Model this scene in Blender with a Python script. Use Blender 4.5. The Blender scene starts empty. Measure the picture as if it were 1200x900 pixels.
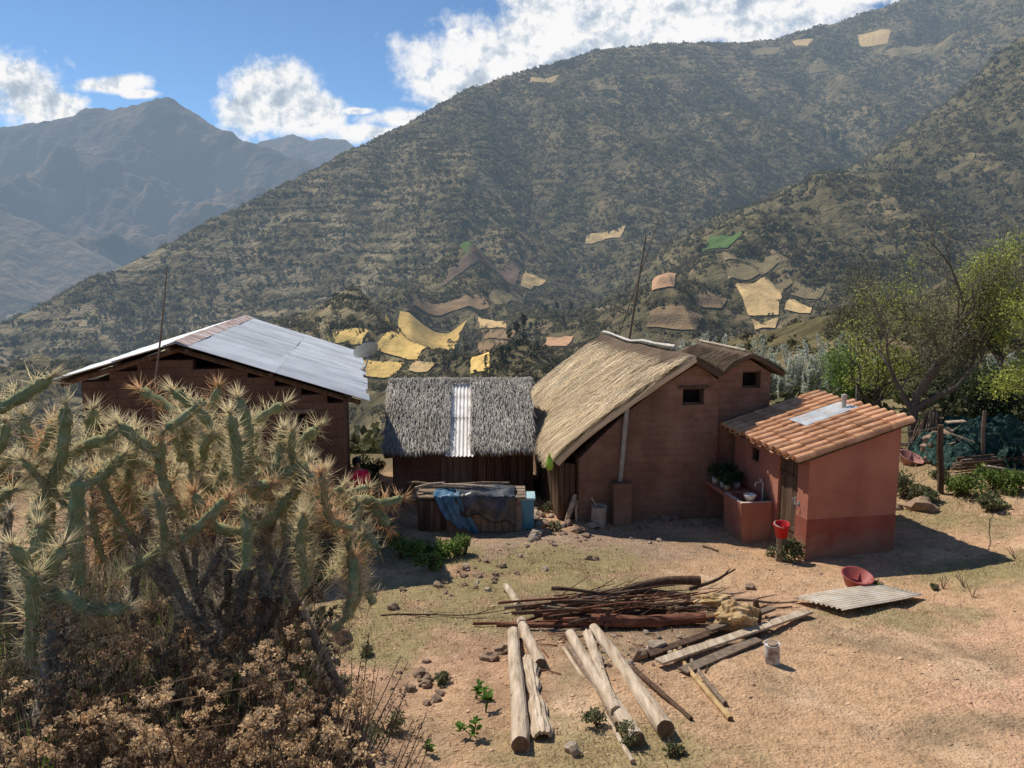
import bpy, math, random
import numpy as np
from mathutils import Vector, Matrix

rng = np.random.default_rng(7)
random.seed(7)
R = math.radians
scene = bpy.context.scene
COL = scene.collection

# ------------------------------------------------------------------ camera model
ZC = 5.5
F = 900.0
PITCH = R(8.0)
SP, CP = math.sin(PITCH), math.cos(PITCH)


def ray(px, py):
    up = (450.0 - py) / F
    return np.array([(px - 600.0) / F, CP + up * SP, -SP + up * CP])


def at(px, py, Y):
    d = ray(px, py)
    t = Y / d[1]
    return Vector((d[0] * t, d[1] * t, d[2] * t + ZC))


def atz(px, py, z):
    d = ray(px, py)
    t = (z - ZC) / d[2]
    return Vector((d[0] * t, d[1] * t, z))


SUN_EL = R(52.0)
SUN_AZ = math.atan2(-0.72, 0.69)      # angle from +Y towards +X
SUN = Vector((math.sin(SUN_AZ) * math.cos(SUN_EL), math.cos(SUN_AZ) * math.cos(SUN_EL), math.sin(SUN_EL)))

# ------------------------------------------------------------------ noise
_p = np.random.default_rng(11).permutation(256)
_p = np.concatenate([_p, _p, _p])
_ang = np.random.default_rng(12).uniform(0, 2 * math.pi, 256)
_gx, _gy = np.cos(_ang), np.sin(_ang)


def pn(x, y, seed=0):
    x = np.asarray(x, float); y = np.asarray(y, float)
    xi = np.floor(x).astype(int); yi = np.floor(y).astype(int)
    xf = x - xi; yf = y - yi
    u = xf * xf * xf * (xf * (xf * 6 - 15) + 10)
    v = yf * yf * yf * (yf * (yf * 6 - 15) + 10)

    def g(ix, iy, fx, fy):
        h = _p[(_p[(ix + seed * 17) & 255] + iy) & 255]
        return _gx[h] * fx + _gy[h] * fy
    a = g(xi, yi, xf, yf); b = g(xi + 1, yi, xf - 1, yf)
    c = g(xi, yi + 1, xf, yf - 1); d = g(xi + 1, yi + 1, xf - 1, yf - 1)
    return (a + u * (b - a)) * (1 - v) + (c + u * (d - c)) * v


def fbm(x, y, octv=4, seed=0, gain=0.5):
    s = 0; a = 1.0; f = 1.0
    for o in range(octv):
        s = s + a * pn(x * f + o * 13.7, y * f - o * 7.1, seed + o)
        a *= gain; f *= 2.03
    return s


def ridged(x, y, octv=4, seed=0):
    s = 0; a = 1.0; f = 1.0
    for o in range(octv):
        s = s + a * (1 - 2 * np.abs(pn(x * f + o * 5.3, y * f + o * 9.1, seed + o)))
        a *= 0.5; f *= 2.1
    return s


def sstep(a, b, x):
    t = np.clip((x - a) / (b - a), 0, 1)
    return t * t * (3 - 2 * t)


# ------------------------------------------------------------------ terrain height
def poly3(lst):
    return np.array([list(at(px, py, Y) - Vector((0, 0, ZC))) for px, py, Y in lst])


R1 = poly3([(-700, 760, 330), (-300, 510, 350), (-150, 450, 370), (0, 383, 400), (130, 320, 450), (270, 250, 510), (430, 172, 590), (560, 102, 680), (620, 82, 720),
            (700, 60, 760), (780, 52, 800), (850, 52, 830), (900, 48, 850), (960, 34, 860), (1060, 0, 860), (1200, -55, 860), (1500, -140, 860), (1900, -160, 850)])
R2 = poly3([(1900, -160, 620), (1400, -20, 540), (1200, 78, 460), (1120, 125, 425), (1050, 168, 395), (985, 212, 370), (920, 256, 345), (850, 312, 310), (790, 362, 275), (740, 396, 250), (690, 410, 220), (640, 436, 205)])
R3 = poly3([(960, 34, 860), (850, 108, 740), (760, 160, 640), (690, 215, 560), (640, 262, 500), (570, 300, 430), (510, 332, 380), (455, 362, 320), (400, 395, 260)])
R4 = poly3([(1900, 60, 420), (1500, 200, 330), (1330, 270, 250), (1180, 330, 190), (1080, 380, 150), (1000, 420, 110)])


def ridge(x, y, P, s0, s1=None):
    best = np.full(np.shape(x), -1e9)
    for a, b in zip(P[:-1], P[1:]):
        dx, dy = b[0] - a[0], b[1] - a[1]
        L2 = dx * dx + dy * dy
        t = np.clip(((x - a[0]) * dx + (y - a[1]) * dy) / L2, 0, 1)
        cx, cy = a[0] + t * dx, a[1] + t * dy
        d = np.hypot(x - cx, y - cy)
        z = a[2] + t * (b[2] - a[2])
        h = z - s0 * (np.sqrt(d * d + 64) - 8)
        best = np.maximum(best, h)
    return best


def gully(x, y):
    return ridged((x + .35 * y) / 130, y / 300, 3, 41)


def smax(a, b, k):
    m = np.maximum(a, b)
    return m + k * np.log(np.exp((a - m) / k) + np.exp((b - m) / k))


def bankmask(x, y):
    edge = -0.72 - 0.29 * (y - 2.4) + 0.10 * pn(x * 1.3, y * 1.3, 3)
    m1 = (1 - sstep(edge - 0.05, edge + 0.55, x)) * (1 - sstep(4.3, 6.0, y + 0.25 * pn(x * .7, y * .7, 5)))
    m2 = 1 - sstep(0.5, 1.5, y)
    return np.maximum(m1, m2)


def H(x, y):
    x = np.asarray(x, float); y = np.asarray(y, float)
    r = np.hypot(x, y)
    base = np.where(y < 14.4, -5.5 - 0.10 * (y - 14.4), -5.5 - 0.055 * (y - 14.4) * (1 - 0.75 * sstep(5, 10, x)))
    base = np.where(y < -10, -3.06, base)
    base = base + .12 * np.clip(np.sqrt((np.maximum(x - 6.2, 0)) ** 2 + .25) - .5, 0, 7) * sstep(7, 11, y) * (1 - sstep(24, 40, y))
    edge = 25 + 9 * sstep(3, 12, x) + 1.5 * pn(x * .1, y * .1, 8)
    over = np.maximum(y - edge, 0)
    slope = 0.30 - 0.16 * sstep(5, 40, x)
    base = base - slope * (np.sqrt(over ** 2 + 9) - 3)
    base = base - 0.25 * np.maximum(np.abs(x) * 0 + (-x - 13), 0) * sstep(8, 20, y)
    floor = -34 - 0.10 * np.maximum(-x - 40, 0) + 0.05 * np.maximum(y - 200, 0)
    base = smax(base, np.maximum(floor, -150), 3.0)
    # bank the camera stands on
    bt = -1.62 - 0.06 * np.maximum(y - 1, 0) - 0.05 * np.maximum(-x - 1, 0)
    m = bankmask(x, y)
    base = base * (1 - m) + bt * m
    near = sstep(4.5, 7.5, y) * (1 - sstep(24, 60, r))
    base = base + near * (0.09 * fbm(x * .35, y * .35, 3, 1) + 0.035 * fbm(x * 1.7, y * 1.7, 3, 2))
    base = base + 0.05 * m * fbm(x * 2, y * 2, 3, 4)
    far = r > 30
    h = base
    if np.any(far):
        xf, yf = x[far] if x.ndim else x, y[far] if y.ndim else y
        dcr = np.full(np.shape(xf), 1e9)
        for a_, b_ in zip(R1[:-1], R1[1:]):
            ab_ = (b_ - a_)[:2]; t_ = np.clip(((xf - a_[0]) * ab_[0] + (yf - a_[1]) * ab_[1]) / (ab_ @ ab_), 0, 1)
            dcr = np.minimum(dcr, np.hypot(xf - a_[0] - t_ * ab_[0], yf - a_[1] - t_ * ab_[1]))
        cr_ = .10 + .90 * sstep(0, 110, dcr)
        wx = xf + 9 * cr_ * fbm(xf / 90, yf / 90, 3, 21); wy = yf + 9 * cr_ * fbm(xf / 90, yf / 90, 3, 31)
        g = np.maximum(ridge(wx, wy, R1, 0.66), -200)
        g = smax(g, ridge(wx, wy, R3, 0.74), 4)
        g = smax(g, ridge(wx, wy, R2, 0.62), 3)
        g = smax(g, ridge(wx, wy, R4, 0.55), 3)
        hb = base[far] if x.ndim else base
        hh = smax(hb, g, 5)
        amp = sstep(70, 260, r[far] if x.ndim else r)
        n = 22 * (gully(xf, yf) - 1.0) + 3.2 * fbm(xf / 35, yf / 35, 4, 51)
        hh = hh + amp * n * cr_
        # old terraces following the contour lines
        tm = amp * sstep(-.05, .5, fbm(xf / 140, yf / 140, 2, 61) + 0.35 * sstep(40, -120, xf))
        step = 6.5
        ph = hh / step + 0.35 * fbm(xf / 60, yf / 60, 2, 71)
        fr = ph - np.floor(ph)
        hh = hh + cr_ * tm * step * 0.36 * (sstep(.55, 1, fr) - fr)
        if x.ndim:
            h = base.copy(); h[far] = hh
        else:
            h = hh
    return h + ZC


def hz(x, y):
    return float(H(np.array([x]), np.array([y]))[0])


_ts = np.geomspace(1.0, 1200, 2600)


def G(px, py, tmin=6.0):
    """where the sight line through a photo point meets the terrain"""
    d = ray(px, py)
    ts = _ts[_ts > tmin]
    X, Y, Z = d[0] * ts, d[1] * ts, d[2] * ts + ZC
    below = Z < H(X, Y)
    if not below.any():
        return None
    i = int(np.argmax(below))
    lo, hi = (ts[i - 1] if i else tmin), ts[i]
    for _ in range(14):
        m = .5 * (lo + hi)
        if d[2] * m + ZC < hz(d[0] * m, d[1] * m): hi = m
        else: lo = m
    return Vector((d[0] * hi, d[1] * hi, hz(d[0] * hi, d[1] * hi)))


# ------------------------------------------------------------------ mesh helpers
def mesh_np(name, V, Fc):
    V = np.ascontiguousarray(V, dtype=np.float32); Fc = np.ascontiguousarray(Fc, dtype=np.int32)
    me = bpy.data.meshes.new(name)
    n, k = Fc.shape
    me.vertices.add(len(V)); me.vertices.foreach_set('co', V.ravel())
    me.loops.add(n * k); me.loops.foreach_set('vertex_index', Fc.ravel())
    me.polygons.add(n)
    me.polygons.foreach_set('loop_start', np.arange(0, n * k, k, dtype=np.int32))
    me.polygons.foreach_set('loop_total', np.full(n, k, dtype=np.int32))
    me.update(calc_edges=True)
    return me


def wloc(o):
    v = Vector((0, 0, 0))
    while o is not None:
        v = v + Vector(o.location); o = o.parent
    return v


def link(name, me, m=None, parent=None, smooth=False, bevel=0, loc=None):
    o = bpy.data.objects.new(name, me)
    COL.objects.link(o)
    if m is not None:
        me.materials.clear(); me.materials.append(m)
    if parent is not None:
        o.parent = parent
    if smooth:
        me.polygons.foreach_set('use_smooth', np.ones(len(me.polygons), bool))
    if bevel:
        b = o.modifiers.new('bevel', 'BEVEL'); b.width = bevel; b.segments = 2; b.limit_method = 'ANGLE'; b.angle_limit = R(40)
    if loc is not None:
        o.location = loc
    return o


def tag(o, label, cat, group=None):
    o['label'] = label; o['category'] = cat
    if group: o['group'] = group
    return o


def thing(name, label, cat, loc=(0, 0, 0), group=None):
    o = bpy.data.objects.new(name, None); COL.objects.link(o)
    o.location = loc; o.empty_display_size = .1
    return tag(o, label, cat, group)


def copy_tree(o, parent=None):
    c = o.copy(); COL.objects.link(c)
    if parent is not None: c.parent = parent
    for ch in list(o.children):
        copy_tree(ch, c)
    return c


def frame(d):
    d = Vector(d).normalized()
    a = Vector((0, 0, 1)) if abs(d.z) < .9 else Vector((1, 0, 0))
    u = d.cross(a).normalized(); v = d.cross(u).normalized()
    return d, u, v


class MB:
    """collects boxes, tubes, sheets (world coordinates) into one mesh"""

    def __init__(s):
        s.v = []; s.f = []

    def add(s, vs, fs):
        n = len(s.v)
        s.v += [tuple(p) for p in vs]; s.f += [tuple(i + n for i in f) for f in fs]
        return s

    def box(s, c, ax, ay, az, size):
        """centre, three unit axes, full sizes"""
        c = Vector(c); ax, ay, az = Vector(ax) * size[0] / 2, Vector(ay) * size[1] / 2, Vector(az) * size[2] / 2
        vs = [c + i * ax + j * ay + k * az for k in (-1, 1) for j in (-1, 1) for i in (-1, 1)]
        return s.add(vs, [(0, 2, 3, 1), (4, 5, 7, 6), (0, 1, 5, 4), (2, 6, 7, 3), (0, 4, 6, 2), (1, 3, 7, 5)])

    def abox(s, c, size, rz=0):
        c_, s_ = math.cos(rz), math.sin(rz)
        return s.box(c, (c_, s_, 0), (-s_, c_, 0), (0, 0, 1), size)

    def tube(s, pts, rad, n=8, cap=True, jit=0, seed=0):
        pts = [Vector(p) for p in pts]
        if not hasattr(rad, '__len__'): rad = [rad] * len(pts)
        rr = random.Random(seed)
        rings = []
        d0, u, v = frame(pts[1] - pts[0])
        base = len(s.v)
        for i, p in enumerate(pts):
            d = (pts[min(i + 1, len(pts) - 1)] - pts[max(i - 1, 0)])
            if d.length < 1e-9: d = d0
            d = d.normalized()
            u = (u - d * u.dot(d)).normalized(); v = d.cross(u)
            for k in range(n):
                a = 2 * math.pi * k / n
                r = rad[i] * (1 + jit * rr.uniform(-1, 1))
                s.v.append(tuple(p + (u * math.cos(a) + v * math.sin(a)) * r))
        for i in range(len(pts) - 1):
            for k in range(n):
                a = base + i * n + k; b = base + i * n + (k + 1) % n
                s.f.append((a, b, b + n, a + n))
        if cap:
            s.f.append(tuple(base + k for k in reversed(range(n))))
            s.f.append(tuple(base + (len(pts) - 1) * n + k for k in range(n)))
        return s

    def prism(s, poly, off):
        """polygon (list of points) extruded by vector off"""
        n = len(poly); off = Vector(off)
        vs = [Vector(p) for p in poly] + [Vector(p) + off for p in poly]
        fs = [tuple(range(n - 1, -1, -1)), tuple(range(n, 2 * n))] + [(i, (i + 1) % n, n + (i + 1) % n, n + i) for i in range(n)]
        return s.add(vs, fs)

    def lathe(s, c, prof, n=20, ax=(0, 0, 1), ring=None):
        d, u, v = frame(ax); c = Vector(c); base = len(s.v)
        for r, z in prof:
            for k in range(n):
                a = 2 * math.pi * k / n
                s.v.append(tuple(c + d * z + (u * math.cos(a) + v * math.sin(a)) * r))
        for i in range(len(prof) - 1):
            for k in range(n):
                a = base + i * n + k; b = base + i * n + (k + 1) % n
                s.f.append((a, b, b + n, a + n))
        return s

    def sheet(s, fn, nu, nv, thick=0):
        base = len(s.v)
        for j in range(nv + 1):
            for i in range(nu + 1):
                s.v.append(tuple(fn(i / nu, j / nv)))
        for j in range(nv):
            for i in range(nu):
                a = base + j * (nu + 1) + i
                s.f.append((a, a + 1, a + nu + 2, a + nu + 1))
        return s

    def build(s, name, m, parent=None, smooth=False, bevel=0, solid=0):
        o0 = wloc(parent) if parent is not None else Vector((0, 0, 0))
        me = bpy.data.meshes.new(name)
        me.from_pydata([(p[0] - o0.x, p[1] - o0.y, p[2] - o0.z) for p in s.v], [], s.f)
        me.update()
        o = link(name, me, m, parent, smooth, bevel)
        if solid:
            k = o.modifiers.new('solid', 'SOLIDIFY'); k.thickness = solid; k.offset = 0
        return o


def cut(obj, boxes):
    """real openings: boolean the boxes out of the mesh"""
    o0 = wloc(obj)
    cutters = []
    for mb in boxes:
        me = bpy.data.meshes.new('cutter'); me.from_pydata([tuple(Vector(p) - o0 + Vector(obj.location) * 0 + o0) for p in mb.v], [], mb.f)
        c = bpy.data.objects.new('cutter', me); COL.objects.link(c); cutters.append(c)
        md = obj.modifiers.new('cut', 'BOOLEAN'); md.object = c; md.operation = 'DIFFERENCE'; md.solver = 'EXACT'
    bpy.context.view_layer.update()
    dg = bpy.context.evaluated_depsgraph_get()
    me = bpy.data.meshes.new_from_object(obj.evaluated_get(dg))
    obj.modifiers.clear(); obj.data = me
    for c in cutters: bpy.data.objects.remove(c)


# ------------------------------------------------------------------ materials
HAZE_GLOW = (0.39, 0.52, 0.68)  # veil colour that far surfaces emit, painted in place of real air


def ramp(nt, stops):
    n = nt.nodes.new('ShaderNodeValToRGB'); e = n.color_ramp.elements
    while len(e) < len(stops): e.new(.5)
    for el, (p, c) in zip(e, stops):
        el.position = p; el.color = (*c, 1)
    return n


def mat(name, stops, scale=5, detail=8, rough=.9, bump=.3, bscale=None, bdist=.02, spec=.25, isl=0, trans=0, metal=0,
        stretch=(1, 1, 1), attr=None, haze_glow=0, distort=0, stain=None, bricks=None, splash=None, cracks=0, fine=None):
    m = bpy.data.materials.new(name); m.use_nodes = True
    nt = m.node_tree; nt.nodes.clear(); N = nt.nodes.new; L = nt.links.new
    out = N('ShaderNodeOutputMaterial'); bs = N('ShaderNodeBsdfPrincipled')
    tc = N('ShaderNodeTexCoord'); mp = N('ShaderNodeMapping'); mp.inputs['Scale'].default_value = stretch
    L(tc.outputs['Object'], mp.inputs['Vector'])
    vec = mp.outputs['Vector']
    nz = N('ShaderNodeTexNoise'); nz.inputs['Scale'].default_value = scale; nz.inputs['Detail'].default_value = detail
    nz.inputs['Roughness'].default_value = .62; nz.inputs['Distortion'].default_value = distort
    L(vec, nz.inputs['Vector'])
    rp = ramp(nt, stops); L(nz.outputs['Fac'], rp.inputs['Fac'])
    col = rp.outputs['Color']

    def mul(colour, fac_out, lo, hi):
        mr = N('ShaderNodeMapRange'); mr.inputs['To Min'].default_value = lo; mr.inputs['To Max'].default_value = hi
        L(fac_out, mr.inputs['Value'])
        mx = N('ShaderNodeMix'); mx.data_type = 'RGBA'; mx.blend_type = 'MULTIPLY'; mx.inputs['Factor'].default_value = 1
        L(colour, mx.inputs['A']); L(mr.outputs['Result'], mx.inputs['B'])
        return mx.outputs['Result']
    if attr:
        at_ = N('ShaderNodeAttribute'); at_.attribute_name = attr
        mx = N('ShaderNodeMix'); mx.data_type = 'RGBA'; mx.blend_type = 'MULTIPLY'; mx.inputs['Factor'].default_value = 1
        L(at_.outputs['Color'], mx.inputs['A']); L(col, mx.inputs['B']); col = mx.outputs['Result']
    if isl:
        ge = N('ShaderNodeNewGeometry')
        col = mul(col, ge.outputs['Random Per Island'], 1 - isl, 1 + isl)
    if fine:
        nf = N('ShaderNodeTexNoise'); nf.inputs['Scale'].default_value = fine[0]; nf.inputs['Detail'].default_value = 5; nf.inputs['Roughness'].default_value = .75
        L(vec, nf.inputs['Vector']); rf_ = N('ShaderNodeMapRange'); rf_.inputs['From Min'].default_value = .3; rf_.inputs['From Max'].default_value = .7; L(nf.outputs['Fac'], rf_.inputs['Value'])
        col = mul(col, rf_.outputs['Result'], 1 - fine[1], 1 + fine[1] * .8)
    if stain:
        n2 = N('ShaderNodeTexNoise'); n2.inputs['Scale'].default_value = stain[0]; n2.inputs['Detail'].default_value = 6
        m2 = N('ShaderNodeMapping'); m2.inputs['Scale'].default_value = (1, 1, .35)
        L(tc.outputs['Object'], m2.inputs['Vector']); L(m2.outputs['Vector'], n2.inputs['Vector'])
        col = mul(col, n2.outputs['Fac'], 1 - stain[1] * 1.6, 1 + stain[1])
    if splash:
        # mud thrown up against the foot of the wall, and faded wear higher up
        sz = N('ShaderNodeSeparateXYZ'); L(tc.outputs['Object'], sz.inputs[0])
        ns = N('ShaderNodeTexNoise'); ns.inputs['Scale'].default_value = 2.6; ns.inputs['Detail'].default_value = 8; ns.inputs['Roughness'].default_value = .7
        L(tc.outputs['Object'], ns.inputs['Vector'])
        ad2 = N('ShaderNodeMath'); ad2.operation = 'MULTIPLY_ADD'; L(ns.outputs['Fac'], ad2.inputs[0]); ad2.inputs[1].default_value = -1.5; L(sz.outputs[2], ad2.inputs[2])
        ms0 = N('ShaderNodeMapRange'); ms0.inputs['From Min'].default_value = splash[0] - .75; ms0.inputs['From Max'].default_value = splash[1] - .75; ms0.inputs['To Min'].default_value = .8; ms0.inputs['To Max'].default_value = 0
        L(ad2.outputs[0], ms0.inputs['Value'])
        mxs_ = N('ShaderNodeMix'); mxs_.data_type = 'RGBA'; L(ms0.outputs['Result'], mxs_.inputs['Factor']); L(col, mxs_.inputs['A']); mxs_.inputs['B'].default_value = (*splash[2], 1); col = mxs_.outputs['Result']
    if cracks:
        nd = N('ShaderNodeTexNoise'); nd.inputs['Scale'].default_value = 2.5; nd.inputs['Detail'].default_value = 5; L(tc.outputs['Object'], nd.inputs['Vector'])
        vm = N('ShaderNodeVectorMath'); vm.operation = 'MULTIPLY_ADD'; L(nd.outputs['Color'], vm.inputs[0]); vm.inputs[1].default_value = (.7, .7, .7); L(tc.outputs['Object'], vm.inputs[2])
        vo = N('ShaderNodeTexVoronoi'); vo.feature = 'DISTANCE_TO_EDGE'; vo.inputs['Scale'].default_value = 1.1; L(vm.outputs[0], vo.inputs['Vector'])
        mc = N('ShaderNodeMapRange'); mc.inputs['From Max'].default_value = .014; L(vo.outputs['Distance'], mc.inputs['Value'])
        col = mul(col, mc.outputs['Result'], 1 - cracks, 1)
    height = None
    n3 = N('ShaderNodeTexNoise'); n3.inputs['Scale'].default_value = bscale or scale * 3; n3.inputs['Detail'].default_value = 8
    L(vec, n3.inputs['Vector']); height = n3.outputs['Fac']
    if bricks:
        # courses of adobe brick, one axis along the wall, z up
        sx = N('ShaderNodeSeparateXYZ'); L(tc.outputs['Object'], sx.inputs[0])
        ad = N('ShaderNodeVectorMath'); ad.operation = 'DOT_PRODUCT'; L(tc.outputs['Object'], ad.inputs[0]); ad.inputs[1].default_value = bricks[2]
        cb = N('ShaderNodeCombineXYZ'); L(ad.outputs['Value'], cb.inputs[0]); L(sx.outputs[2], cb.inputs[1])
        nzd = N('ShaderNodeTexNoise'); nzd.inputs['Scale'].default_value = 3
        L(tc.outputs['Object'], nzd.inputs['Vector'])
        mixv = N('ShaderNodeVectorMath'); mixv.operation = 'MULTIPLY_ADD'
        L(nzd.outputs['Color'], mixv.inputs[0]); mixv.inputs[1].default_value = (.06, .05, 0); L(cb.outputs[0], mixv.inputs[2])
        br = N('ShaderNodeTexBrick'); L(mixv.outputs[0], br.inputs['Vector'])
        br.inputs['Scale'].default_value = 1; br.inputs['Brick Width'].default_value = bricks[0]; br.inputs['Row Height'].default_value = bricks[1]
        br.inputs['Mortar Size'].default_value = .012; br.inputs['Mortar Smooth'].default_value = .6
        br.inputs['Color1'].default_value = (1.12, 1.1, 1.08, 1); br.inputs['Color2'].default_value = (.82, .8, .8, 1); br.inputs['Mortar'].default_value = (.6, .6, .6, 1)
        mx = N('ShaderNodeMix'); mx.data_type = 'RGBA'; mx.blend_type = 'MULTIPLY'; mx.inputs['Factor'].default_value = bricks[3]
        L(col, mx.inputs['A']); L(br.outputs['Color'], mx.inputs['B']); col = mx.outputs['Result']
        sub = N('ShaderNodeMath'); sub.operation = 'MULTIPLY_ADD'; L(br.outputs['Fac'], sub.inputs[0]); sub.inputs[1].default_value = -.7 * bricks[3]; L(height, sub.inputs[2])
        height = sub.outputs[0]
    L(col, bs.inputs['Base Color'])
    bs.inputs['Roughness'].default_value = rough; bs.inputs['Metallic'].default_value = metal
    bs.inputs['Specular IOR Level'].default_value = spec
    if bump:
        bp = N('ShaderNodeBump'); bp.inputs['Strength'].default_value = bump; bp.inputs['Distance'].default_value = bdist
        L(height, bp.inputs['Height']); L(bp.outputs['Normal'], bs.inputs['Normal'])
    sh = bs.outputs[0]
    if trans:
        tr = N('ShaderNodeBsdfTranslucent'); L(col, tr.inputs['Color'])
        ms = N('ShaderNodeMixShader'); ms.inputs['Fac'].default_value = trans
        L(sh, ms.inputs[1]); L(tr.outputs[0], ms.inputs[2]); sh = ms.outputs[0]
    if haze_glow:
        # distant air painted on: surfaces emit a bluish veil, stronger away from the yard
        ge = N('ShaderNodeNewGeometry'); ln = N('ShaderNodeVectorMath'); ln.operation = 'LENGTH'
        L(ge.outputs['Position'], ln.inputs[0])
        dv = N('ShaderNodeMath'); dv.operation = 'DIVIDE'; dv.inputs[1].default_value = -haze_glow; sb0_ = N('ShaderNodeMath'); sb0_.operation = 'SUBTRACT'; sb0_.inputs[1].default_value = 120; mx0 = N('ShaderNodeMath'); mx0.operation = 'MAXIMUM'; mx0.inputs[1].default_value = 0; L(ln.outputs['Value'], sb0_.inputs[0]); L(sb0_.outputs[0], mx0.inputs[0]); L(mx0.outputs[0], dv.inputs[0])
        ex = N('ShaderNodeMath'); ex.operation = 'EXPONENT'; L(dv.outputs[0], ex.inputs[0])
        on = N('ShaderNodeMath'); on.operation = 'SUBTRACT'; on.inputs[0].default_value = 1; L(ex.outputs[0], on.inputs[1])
        em = N('ShaderNodeEmission'); em.inputs['Color'].default_value = (*HAZE_GLOW, 1); em.inputs['Strength'].default_value = 1
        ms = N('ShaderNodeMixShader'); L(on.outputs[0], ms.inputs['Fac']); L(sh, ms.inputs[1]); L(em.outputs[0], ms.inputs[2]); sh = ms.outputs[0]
    L(sh, out.inputs['Surface'])
    return m


def two(c, k=.6, k2=1.35):
    return [(.3, tuple(x * k for x in c)), (.5, c), (.7, tuple(min(1, x * k2) for x in c))]


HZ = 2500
# ------------------------------------------------------------------ world: sky and clouds
w = bpy.data.worlds.new('World'); scene.world = w; w.use_nodes = True
nt = w.node_tree; nt.nodes.clear(); N = nt.nodes.new; L = nt.links.new


def mth(op, a, b=None, c=None, clamp=False):
    n = N('ShaderNodeMath'); n.operation = op; n.use_clamp = clamp
    for i, v in enumerate((a, b, c)):
        if v is None: continue
        if isinstance(v, (int, float)): n.inputs[i].default_value = v
        else: L(v, n.inputs[i])
    return n.outputs[0]


sky = N('ShaderNodeTexSky'); sky.sky_type = 'NISHITA'; sky.sun_disc = False
sky.sun_elevation = SUN_EL; sky.sun_rotation = SUN_AZ; sky.altitude = 3000; sky.air_density = 1.0; sky.dust_density = .6; sky.ozone_density = 1.6
tc = N('ShaderNodeTexCoord'); sp = N('ShaderNodeSeparateXYZ'); L(tc.outputs['Generated'], sp.inputs[0])
yy = mth('MAXIMUM', sp.outputs[1], .08)
A = mth('DIVIDE', sp.outputs[0], yy); E = mth('DIVIDE', sp.outputs[2], yy)
cb = N('ShaderNodeCombineXYZ'); L(A, cb.inputs[0]); L(E, cb.inputs[1])


def noise_at(off, scale, detail=9, rough=.62):
    mp = N('ShaderNodeMapping'); mp.inputs['Location'].default_value = off; L(cb.outputs[0], mp.inputs[0])
    n = N('ShaderNodeTexNoise'); n.inputs['Scale'].default_value = scale; n.inputs['Detail'].default_value = detail; n.inputs['Roughness'].default_value = rough
    L(mp.outputs[0], n.inputs['Vector'])
    return n.outputs['Fac']


BLOBS = [  # photo px, py, half-width, half-height of each cloud lobe
    (320, 112, 62, 44), (285, 130, 40, 28), (360, 128, 50, 26), (325, 96, 30, 24),
    (20, 95, 75, 42), (55, 122, 60, 20), (-60, 90, 90, 60), (120, 100, 55, 11), (165, 110, 25, 6),
    (640, 50, 120, 62), (580, 75, 80, 48), (530, 105, 52, 34), (760, 20, 170, 62), (900, 5, 160, 48), (700, -10, 150, 60), (1010, -10, 80, 22), (480, 140, 70, 14), (440, 156, 50, 14), (560, 90, 90, 55), (820, 20, 140, 60), (600, 110, 60, 60), (420, 130, 26, 5), (535, 40, 14, 8)]
field = None
for px, py, rx, ry in BLOBS:
    d = ray(px, py); a0, e0 = d[0] / d[1], d[2] / d[1]
    da = mth('DIVIDE', mth('SUBTRACT', A, float(a0)), rx / F); de = mth('DIVIDE', mth('SUBTRACT', E, float(e0)), ry / F)
    f = mth('SUBTRACT', 1.0, mth('SQRT', mth('ADD', mth('MULTIPLY', da, da), mth('MULTIPLY', de, de))))
    field = f if field is None else mth('MAXIMUM', field, f)
n1 = noise_at((0, 0, 0), 9); n1b = noise_at((.012, -.016, 0), 9); n2 = noise_at((3, 1, 0), 26, 8, .6); n2b = noise_at((3.005, .993, 0), 26, 8, .6)
den = mth('ADD', mth('MULTIPLY', mth('MAXIMUM', field, -1.0), .75), mth('ADD', mth('MULTIPLY', mth('SUBTRACT', n1, .5), 2.3), mth('MULTIPLY', mth('SUBTRACT', n2, .5), .7)))
front = mth('GREATER_THAN', sp.outputs[1], .1)
mr = N('ShaderNodeMapRange'); mr.interpolation_type = 'SMOOTHSTEP'; L(den, mr.inputs[0]); mr.inputs[1].default_value = -.06; mr.inputs[2].default_value = .40
cov = mth('MULTIPLY', mr.outputs[0], front)
lit = mth('ADD', mth('MULTIPLY', mth('SUBTRACT', n1, n1b), 5.0), mth('MULTIPLY', mth('SUBTRACT', n2, n2b), 3.0))
lit = mth('SUBTRACT', mth('ADD', lit, .82), mth('MULTIPLY', mth('SUBTRACT', den, .3), .42))
cr = ramp(nt, [(0.0, (.46, .54, .64)), (.45, (.68, .75, .83)), (.85, (1, 1, 1))]); L(lit, cr.inputs[0])
bg = N('ShaderNodeBackground'); bg.inputs['Strength'].default_value = .092
sm = N('ShaderNodeMix'); sm.data_type = 'RGBA'; sm.blend_type = 'MULTIPLY'; sm.inputs['Factor'].default_value = 1
L(sky.outputs[0], sm.inputs['A']); sm.inputs['B'].default_value = (1.08, 1.28, 1.36, 1)
L(sm.outputs['Result'], bg.inputs['Color'])
bg2 = N('ShaderNodeBackground'); bg2.inputs['Strength'].default_value = .95; L(cr.outputs[0], bg2.inputs['Color'])
mxs = N('ShaderNodeMixShader'); L(cov, mxs.inputs[0]); L(bg.outputs[0], mxs.inputs[1]); L(bg2.outputs[0], mxs.inputs[2])
wo = N('ShaderNodeOutputWorld'); L(mxs.outputs[0], wo.inputs[0])

sl = bpy.data.lights.new('sun', 'SUN'); sl.energy = 4.9; sl.angle = R(.53); sl.color = (1, .93, .82)
so = bpy.data.objects.new('sun', sl); COL.objects.link(so); so.rotation_euler = SUN.to_track_quat('Z', 'Y').to_euler(); so.location = (-20, 6, 30)

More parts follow.
